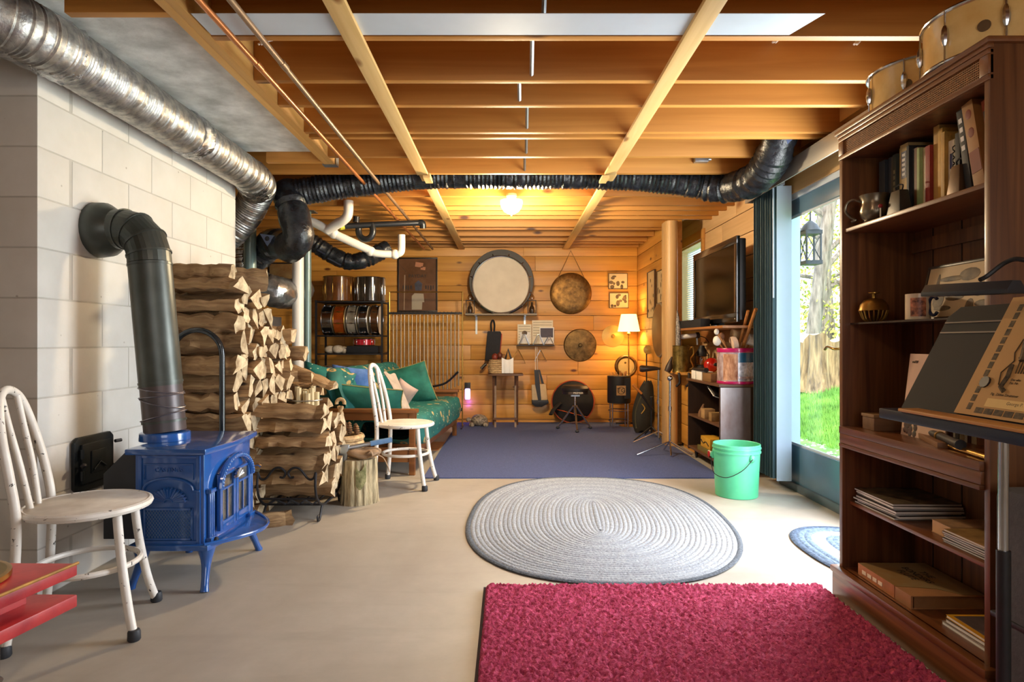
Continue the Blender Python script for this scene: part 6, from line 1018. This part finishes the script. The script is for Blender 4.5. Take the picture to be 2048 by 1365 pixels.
cbox('game_box', 'flat tan game box under the yellow box', 1.66, 1.88, 5.05, 5.5, .101, .042, P('tan_green_card', '#8a7038', .6, 0, .3, 5, col2='#5f7030')); tr = thing('toy_car', 'white toy car with red wheels on the bottom shelf edge', 'toy car', (1.66, 5.06, .10)); MB().box(1.645, 1.659, 4.94, 5.17, .112, .15).build('body', white_paper, tr, bevel=.005); [MB().lathe([(.024, -.006), (.024, .006)], (1.645, y, .125), 16, 'x').build('wheel', P('red_plastic', '#c0201c', .35, 0, .08, 9), tr) for y in (4.98, 5.13)]
for i, (y0, y1, h_, col, lab_) in enumerate(((5.30, 5.40, .08, '#a88458', 'small wooden block box on the middle shelf'), (5.12, 5.19, .07, '#8a6a3c', 'tiny tan box near the end of the middle shelf'))): cbox('small_box', lab_, 1.66, 1.75, y0, y1, .391, h_, W('small_box_%d' % i, col, '#b8935f', 1, .6, rnd=.02), group='small boxes on the middle shelf')
MB().tube([(1.69, 5.47, .391), (1.69, 5.47, .43), (1.70, 5.45, .50)], [.035, .03, .008], 8).solo('carved_figure', W('carved', '#6a4a30', '#8a6440', 2, .6, rnd=.02), 'little carved figure on the middle shelf', 'figurine')
for i in range(4): MB().box(1.80, 1.92, 5.0 + .035 * i, 5.028 + .035 * i, .391, .60 + .02 * (i % 2)).solo('file_book', P('file_%d' % i, ('#b59a50', '#cfc7b4', '#7a6030', '#d7cfc0')[i], .6, 0, .1, 9), ['ochre upright book on the middle shelf, nearest', 'white upright book on the middle shelf', 'brown upright book on the middle shelf', 'pale upright book on the middle shelf, furthest'][i], 'book', 'upright books on the middle shelf', bevel=.002)
t = thing('papers', 'tilted black binder wedged under the low bookcase top', 'binder', (1.78, 5.2, .60), local=True); t.rotation_euler = (.28, .35, 0); MB().box(-.10, .10, -.12, .12, 0, .012).build('cover', black, t); MB().box(-.11, .09, -.125, .115, -.006, -.001).build('pages', white_paper, t)
for i, (y0, y1, lab_) in enumerate(((5.56, 5.68, 'white box under the black tube, farther one'), (5.38, 5.54, 'white box under the black tube, nearer one'))): cbox('white_box', lab_, 1.66, 1.76, y0, y1, .7105, .075, white_paper, group='white boxes on the low bookcase')
cbox('wooden_case', 'low wooden case beside the white boxes', 1.66, 1.78, 5.14, 5.36, .7105, .07, W('case_wood', '#7a5834', '#9a744a', 1, .6, rnd=.02)); MB().tube([(1.66, 5.62, .80), (1.66, 5.25, .805)], [.012, .02], 10).solo('black_tube', black, 'black tapered tube resting on the white boxes', 'tube')
# popcorn tin with beaters
tnx, tny, tnz = at(1472, 0, 4.98).x, 5.0, .7105; tn = thing('picture_tin', 'round pink edged tin with a painted snow scene', 'tin', (tnx, tny, tnz)); rT = .138; hT = .278
MB().lathe([(rT, tnz), (rT, tnz + hT), (rT - .004, tnz + hT), (rT - .004, tnz + .1)], (tnx, tny, 0), 48).build('can', P('tin_art', '#b98a86', .22, .2, .5, 14, .0, (1, 1, .6), '#dccbd2', coat=.6), tn); mag = P('magenta_enamel', '#b3125e', .25, 0, .06, 5, coat=.5)
for (a, b) in ((0, .022), (hT - .03, hT + .003)): MB().lathe([(rT + .001, tnz + a), (rT + .003, tnz + a + .003), (rT + .003, tnz + b - .003), (rT + .001, tnz + b)], (tnx, tny, 0), 48, caps=False).build('rim_band', mag, tn)
def onrim(a0, a1, z0, z1, name, mat): m = MB(); m.surf(lambda a, b: Vector((tnx + (rT + .0012) * math.cos(a0 + (a1 - a0) * a), tny + (rT + .0012) * math.sin(a0 + (a1 - a0) * a), tnz + z0 + (z1 - z0) * b)), 14, 2); m.build(name, mat, tn)
onrim(-1.75, -.5, .17, .245, 'painted_sky', P('tin_sky', '#2d6488', .25, 0, .2, 8, coat=.5)); onrim(-1.75, -.5, .06, .17, 'painted_snow', P('tin_snow', '#8f8f9e', .25, 0, .5, 22, coat=.5, col2='#e6e4ee')); onrim(-2.6, -1.78, .03, .235, 'painted_stripes', P('tin_orange', '#a9603c', .25, 0, .4, 26, (0), (1, 1, .4), '#e0b08e', coat=.5)); onrim(-1.75, -.5, .024, .045, 'lettering_band', P('tin_caption', '#2a2a36', .25, 0, .4, 30, col2='#c9c4d0', coat=.5))
felt = P('felt_head', '#c9a878', .95, 0, .15, 14, .4); felt2 = P('white_felt', '#ddd5c8', .95, 0, .08, 14, .4); hnd = W('mallet_handle', '#a8682c', '#c98a48', 0, .4, rnd=.05)
def beater(label, base, tip, r, mat, flat=None, hr=.007):
    t = thing('mallet', label, 'mallet', tuple(base), group='mallets in the tin'); base, tip = Vector(base), Vector(tip); MB().tube([base, tip], hr, 10).build('handle', hnd, t)
    if flat: d = (tip - base).normalized(); s = d.cross(Vector((0, 1, .2))).normalized(); MB().tube([tip - s * flat, tip - s * flat * .9, tip + s * flat * .9, tip + s * flat], [r * .85, r, r, r * .85], 22).build('head', mat, t)
    elif r: MB().ball(tip, (r, r, r * 1.25), 16, 10).build('head', mat, t)
zt = tnz + hT - .08
beater('white felt mallet tilted left in the tin', (tnx - .04, tny, zt), at(1434, 682, 4.98), .032, felt2); beater('small white headed mallet in the tin', (tnx - .03, tny - .03, zt), at(1433, 664, 4.95), .019, felt2); beater('brown headed mallet in the tin', (tnx - .02, tny + .03, zt), at(1443, 673, 5.02), .024, P('brown_rubber', '#7a5034', .7, 0, .1, 9)); beater('large tan bass beater lying over the tin', (tnx + .0, tny + .03, zt), at(1472, 669, 5.0), .042, felt, .036); beater('pale round beater flat on the tin rim', (tnx, tny - .04, zt - .02), at(1468, 687, 4.93), .055, P('pinkish_felt', '#d2b39a', .95, 0, .15, 14, .4), .02); beater('white beater drooping at the right of the tin', (tnx + .05, tny - .02, zt), at(1502, 680, 4.92), .044, felt2, .034)
beater('long orange wooden handle slanting up from the tin', (tnx + .03, tny, zt), at(1512, 618, 4.68), 0, felt, hr=.013); beater('dark wooden handle slanting up behind the tin', (tnx + .02, tny + .05, zt), at(1496, 622, 4.75), 0, felt, hr=.011)
# ledge items: tankard, lantern, red helmet-like bank, gourd
kk = at(1361, 0, 5.98); c = Vector((kk.x, 5.98, .757)); t = thing('brass_pail', 'tall tarnished brass pail with a handle on the ledge', 'pail', tuple(c)); tb_ = P('tarnished_brass', '#5c4c22', .38, .7, .4, 16, .2, col2='#8c763c'); hT2 = .245; MB().lathe([(.078, 0), (.074, .01), (.074, hT2), (.078, hT2 + .004), (.07, hT2 + .004), (.07, .02)], c, 32).build('body', tb_, t); MB().tube(smooth_path([c + Vector((.074, -.02, .21)), c + Vector((.105, -.03, .235)), c + Vector((.115, -.03, .17)), c + Vector((.085, -.03, .12)), c + Vector((.11, -.03, .05)), c + Vector((.08, -.02, .025))], 5), .008, 8).build('handle', brass, t)
for i, dx in enumerate((-.055, .035)): q = Vector((c.x + dx - .02, 5.752, .737)); MB().tube(smooth_path([q + Vector((0, .012, .018)), q + Vector((.0, -.004, -.02)), q + Vector((.002, -.006, -.07)), q + Vector((-.03, -.012, -.105))], 5), .011, 8).solo('hook', iron, ['curved black hook left under the ledge', 'curved black hook right under the ledge'][i], 'hook', 'hooks under the ledge')
MB().tube([c + Vector((-.02, .0, .25)), c + Vector((-.022, 0, .43)), c + Vector((-.03, 0, .58))], [.026, .024, .006], 12).solo('beaded_stick', P('black_white_beads', '#1b1a1c', .4, 0, .3, 70, col2='#b8b0a8'), 'speckled black beaded stick standing in the brass pail', 'stick')
lx_ = at(1405, 0, 5.98).x; lc = Vector((lx_, 6.0, .757)); t = thing('oil_lantern', 'old dark barn lantern on the ledge', 'lantern', tuple(lc)); MB().lathe([(.055, 0), (.062, .01), (.06, .05), (.04, .065)], lc, 24).build('tank', iron, t); MB().lathe([(.036, .065), (.046, .10), (.036, .145)], lc, 20, caps=False).build('chimney', GLASS('amber_glass', '#d9b27a', .2), t); MB().lathe([(.042, .145), (.046, .16), (.046, .20), (.03, .225), (.022, .25)], lc, 20).build('cap', iron, t)
for s in (-1, 1): MB().tube([lc + Vector((.058 * s, 0, .03)), lc + Vector((.066 * s, 0, .16)), lc + Vector((.04 * s, 0, .2))], .005, 6).build('side_tube', iron, t)
MB().tube(smooth_path([lc + Vector((-.066, -.01, .155)), lc + Vector((0, -.05, .15)), lc + Vector((.066, -.01, .155))], 5), .003, 6).build('bail', iron, t)
rx_ = at(1423, 0, 5.86).x; t = thing('red_castanet', 'glossy red wood block shaped like a ball with a slot', 'wood block', (rx_, 5.86, .757)); MB().ball((rx_, 5.86, .825), (.072, .06, .068), 24, 14).build('body', P('glossy_red', '#b01c14', .2, 0, .1, 4, coat=.8), t); MB().ball((rx_ + .025, 5.805, .83), (.028, .012, .016), 14, 8).build('slot', black, t)
MB().tube([(kk.x - .13, 5.97, .757), (kk.x - .11, 5.97, .80), (kk.x - .10, 5.97, .85), (kk.x - .085, 5.97, .90)], [.03, .035, .02, .006], 10).solo('carved_gourd', P('dark_gourd', '#2c1d16', .5, 0, .3, 9), 'dark pointed gourd left of the brass pail', 'gourd')
# TV, soundbar, shelf
tvs = MB().box(1.64, 1.985, 4.80, 6.12, 1.148, 1.168).box(1.965, 1.985, 4.80, 6.4, 1.04, 1.148).solo('trim_3', W('tv_ledge', '#9a6232', '#b37a44', 1, .5, rnd=.02), 'brown board shelf under the television', 'shelf', kind='structure', bevel=.003)
tv = thing('television', 'flat black television on the wall shelf', 'television', (1.8, 5.38, 1.168)); blp = P('piano_black', '#121113', .15, 0, .1, 5, coat=.6); TY0, TY1, TX = 4.816, 5.94, 1.752
MB().box(TX, TX + .03, TY0, TY1, 1.80, 1.86).box(TX, TX + .03, TY0, TY1, 1.195, 1.265).box(TX, TX + .03, TY0, TY0 + .05, 1.265, 1.80).box(TX, TX + .03, TY1 - .05, TY1, 1.265, 1.80).build('bezel', blp, tv, bevel=.004); MB().box(TX + .006, TX + .012, TY0 + .05, TY1 - .05, 1.265, 1.80).build('screen', P('tv_screen', '#050405', .12, 0, .1, 3), tv); MB().box(TX + .03, TX + .085, TY0 + .02, TY1 - .02, 1.21, 1.845).build('housing', black, tv, bevel=.012)
MATS['tv_screen'].node_tree.nodes['Principled BSDF'].inputs['Specular IOR Level'].default_value = .12
MB().box(1.69, 1.92, 5.15, 5.6, 1.168, 1.178).build('foot_plate', blp, tv, bevel=.003); MB().box(1.77, 1.82, 5.28, 5.48, 1.178, 1.23).build('neck', blp, tv); MB().ball((TX - .001, TY0 + .03, 1.22), (.002, .005, .005), 8, 5).build('power_light', white_paper, tv)
a, b = at(1363, 0, 6.0), at(1363, 0, 6.0); MB().box(1.64, 1.725, 5.35, 6.05, 1.168, 1.24).solo('soundbar', P('soundbar_cloth', '#17171a', .8, 0, .2, 60), 'black soundbar in front of the television', 'speaker', bevel=.008)
t = thing('clip_horn', 'white cylinder clamped in front of the window sill', 'horn', tuple(at(1385, 672, 6.0))); MB().tube([at(1362, 674, 6.0), at(1366, 674, 6.0), at(1392, 671, 6.0)], [.02, .024, .02], 14).build('barrel', white_paper, t); MB().tube([at(1392, 671, 6.0), at(1398, 671, 6.0)], .03, 12).build('clamp', black, t); MB().tube([at(1394, 676, 6.0), at(1395, 690, 6.0)], .01, 8).build('post', steel, t); MB().tube(smooth_path([at(1396, 672, 6.0), at(1410, 676, 5.9), at(1418, 686, 5.9)], 4), .004, 6).build('cable', black, t)
# ================================================================== outdoors beyond the patio door
def ground(x, y):
    k = max(0, x - 3.3); return -.03 + .25 * min(k, 1.9) + .06 * max(0, k - 1.9) + .02 * math.sin(x * 1.7 + y) * min(1, k)
lawn = P('lawn_soil', '#4f8a3a', .95, 0, .3, 6, .6, col2='#7ab04e')
m = MB(); m.surf(lambda a, b: Vector((2.16 + 26 * a, -4 + 40 * b, ground(2.16 + 26 * a, -4 + 40 * b))), 60, 60); m.solo('lawn', lawn, 'sloping green lawn outside the patio door', 'lawn', kind='structure')
gv = P('pale_gravel', '#9a958a', .9, 0, .4, 30, .8, col2='#d5d2ca'); rg = random.Random(5); m = MB()
for i in range(900): x, y = rg.uniform(2.2, 3.3), rg.uniform(2.5, 8.5); s = rg.uniform(.012, .03); m.ball((x, y, ground(x, y) + s * .3), (s, s * rg.uniform(.7, 1.2), s * .6), 6, 4)
tag(m.solo('gravel_strip', gv, 'strip of pale gravel along the house wall', 'gravel', kind='stuff'))
gm = P('grass_blades', '#5d9a38', .8, 0, .35, 3, 0, col2='#97c75a'); m = MB()
for i in range(26000):
    d = rg.uniform(5.6, 13.5); u = rg.uniform(1560, 1720); x = (u - CX) * d / F
    if x < 3.2: continue
    z = ground(x, d); a = rg.uniform(0, 6.28); h_ = rg.uniform(.04, .10); w_ = .006; dx, dy = w_ * math.cos(a), w_ * math.sin(a)
    m._add([(x - dx, d - dy, z), (x + dx, d + dy, z), (x + rg.uniform(-.03, .03), d + rg.uniform(-.03, .03), z + h_)], [(0, 1, 2)])
m.solo('grass', gm, 'short sunlit grass blades on the slope', 'grass', kind='stuff', smooth=False)
tb = P('tree_bark', '#5f5142', .95, 0, .4, 6, 1.0, stretch=(3, 3, .5), col2='#98897a'); sb = P('stump_wood', '#6a5238', .95, 0, .45, 5, 1.0, stretch=(3, 3, .4), col2='#b99a70')
def trunk(label, u, d, r0, r1, h_, lean, branches, seed):
    x = (u - CX) * d / F; z = ground(x, d); rg = random.Random(seed); t = thing('tree', label, 'tree', (x, d, z), group='trees beyond the lawn'); pts = smooth_path([(x, d, z - .1), (x + lean * .3, d, z + h_ * .3), (x + lean * .5 + .1, d, z + h_ * .6), (x + lean, d, z + h_)], 5)
    MB().tube(pts, [r0 + (r1 - r0) * (i / (len(pts) - 1)) ** .8 + (.25 * r0 if i == 0 else 0) for i in range(len(pts))], 14).build('trunk', tb, t)
    for (hz, ln, a, up) in branches:
        b = pts[int(hz * (len(pts) - 1))]; e = b + Vector((ln * math.cos(a), ln * math.sin(a), up)); MB().tube(smooth_path([b, b.lerp(e, .5) + Vector((0, 0, .12)), e], 5), [.05 * (1 - i / 11) + .01 for i in range(11)], 7).build('branch', tb, t)
    return t
trunk('thick pale tree trunk nearest the patio door', 1616, 11.6, .13, .10, 6, .75, ((.4, 1.2, .3, .6), (.55, 1.4, 2.8, .8)), 1); trunk('tall straight tree trunk in the door view centre', 1648, 12.5, .09, .07, 7, .2, ((.3, 1.5, .2, .1), (.45, 1.2, 3, .4)), 2); trunk('thin leaning tree trunk at the right of the door view', 1668, 13.5, .09, .06, 7, -.5, ((.35, 1.6, .5, .9),), 3); trunk('slender far tree trunk behind the stump', 1632, 15.5, .08, .06, 8, .1, ((.3, 1.2, 0, .3),), 4); trunk('far right tree trunk mostly hidden by the bookcase', 1700, 12.5, .13, .1, 7, .2, ((.3, 2.0, 3.0, .2),), 5)
stx, sty = (1645 - CX) * 9.6 / F, 9.6; sz = ground(stx, sty); t = thing('old_stump', 'broad weathered tree stump on the lawn edge', 'stump', (stx, sty, sz))
def st_(a, b): q = 2 * PI * a; r = (.36 + .05 * math.sin(5 * q) + .03 * math.sin(13 * q + 1)) * (1 + .35 * (1 - b) ** 2.5); return Vector((stx + r * math.cos(q), sty + r * math.sin(q) * .9, sz - .05 + (.82 + .07 * math.sin(3 * q + 2) + .03 * math.sin(9 * q)) * b))
m = MB(); m.surf(st_, 60, 12, cu=True); m.build('bark', sb, t); m = MB(); m._add([st_(i / 60, 1) for i in range(60)], [tuple(range(60))]); m.build('top', endg, t)
lf = P('spring_leaves', '#8aa03c', .7, 0, .35, 2, 0, col2='#d1bb52'); 
for k, (u, v, d, R_, n_, lab_) in enumerate(((1640, 640, 12.5, 1.1, 900, 'yellow green shrub foliage above the stump'), (1665, 560, 17, 2.4, 1300, 'pale green crown foliage at mid height'), (1640, 470, 20, 3.2, 1500, 'light foliage high among the trees'), (1690, 640, 20, 3.0, 1500, 'green thicket far behind the trunks'))):
    c = at(u, v, d); m = MB()
    for i in range(n_):
        p = c + Vector((rg.gauss(0, .5), rg.gauss(0, .5), rg.gauss(0, .45))) * R_; s = rg.uniform(.03, .06) * (d / 13); n = Vector((rg.uniform(-1, 1), rg.uniform(-1, 1), rg.uniform(-1, 1))).normalized(); a = n.orthogonal().normalized() * s; b = n.cross(a).normalized() * s * .6
        m._add([p - a, p + b, p + a, p - b], [(0, 1, 2, 3)])
    m.solo('shrub_foliage', lf, lab_, 'foliage', kind='stuff', smooth=False, loc=(c.x, c.y, c.z - R_))
# hanging porch lantern
px, py = 2.37, 4.92; pl = thing('porch_lantern', 'black cross barred porch lantern hanging outside', 'lantern', (px, py, 1.63))
for z in (1.645, 1.88): MB().box(px - .065, px + .065, py - .065, py + .065, z, z + .03).build('band', black, pl)
for sx_ in (-1, 1):
    for sy_ in (-1, 1): MB().box(px + sx_ * .055 - .006, px + sx_ * .055 + .006, py + sy_ * .055 - .006, py + sy_ * .055 + .006, 1.67, 1.88).build('corner_bar', black, pl)
for f in (((-1, -1), (1, -1)), ((-1, -1), (-1, 1))):
    (a, b), (c_, d_) = f; MB().tube([(px + a * .057, py + b * .057, 1.67), (px + c_ * .057, py + d_ * .057, 1.88)], .004, 5).tube([(px + a * .057, py + b * .057, 1.88), (px + c_ * .057, py + d_ * .057, 1.67)], .004, 5).build('cross_bar', black, pl)
MB().lathe([(.08, 1.91), (.05, 1.96), (.015, 1.99)], (px, py, 0), 16).build('roof', black, pl); MB().tube([(px, py, 1.98), (px, py, 2.1), (2.16, py, 2.1)], .007, 8).build('bracket', black, pl)
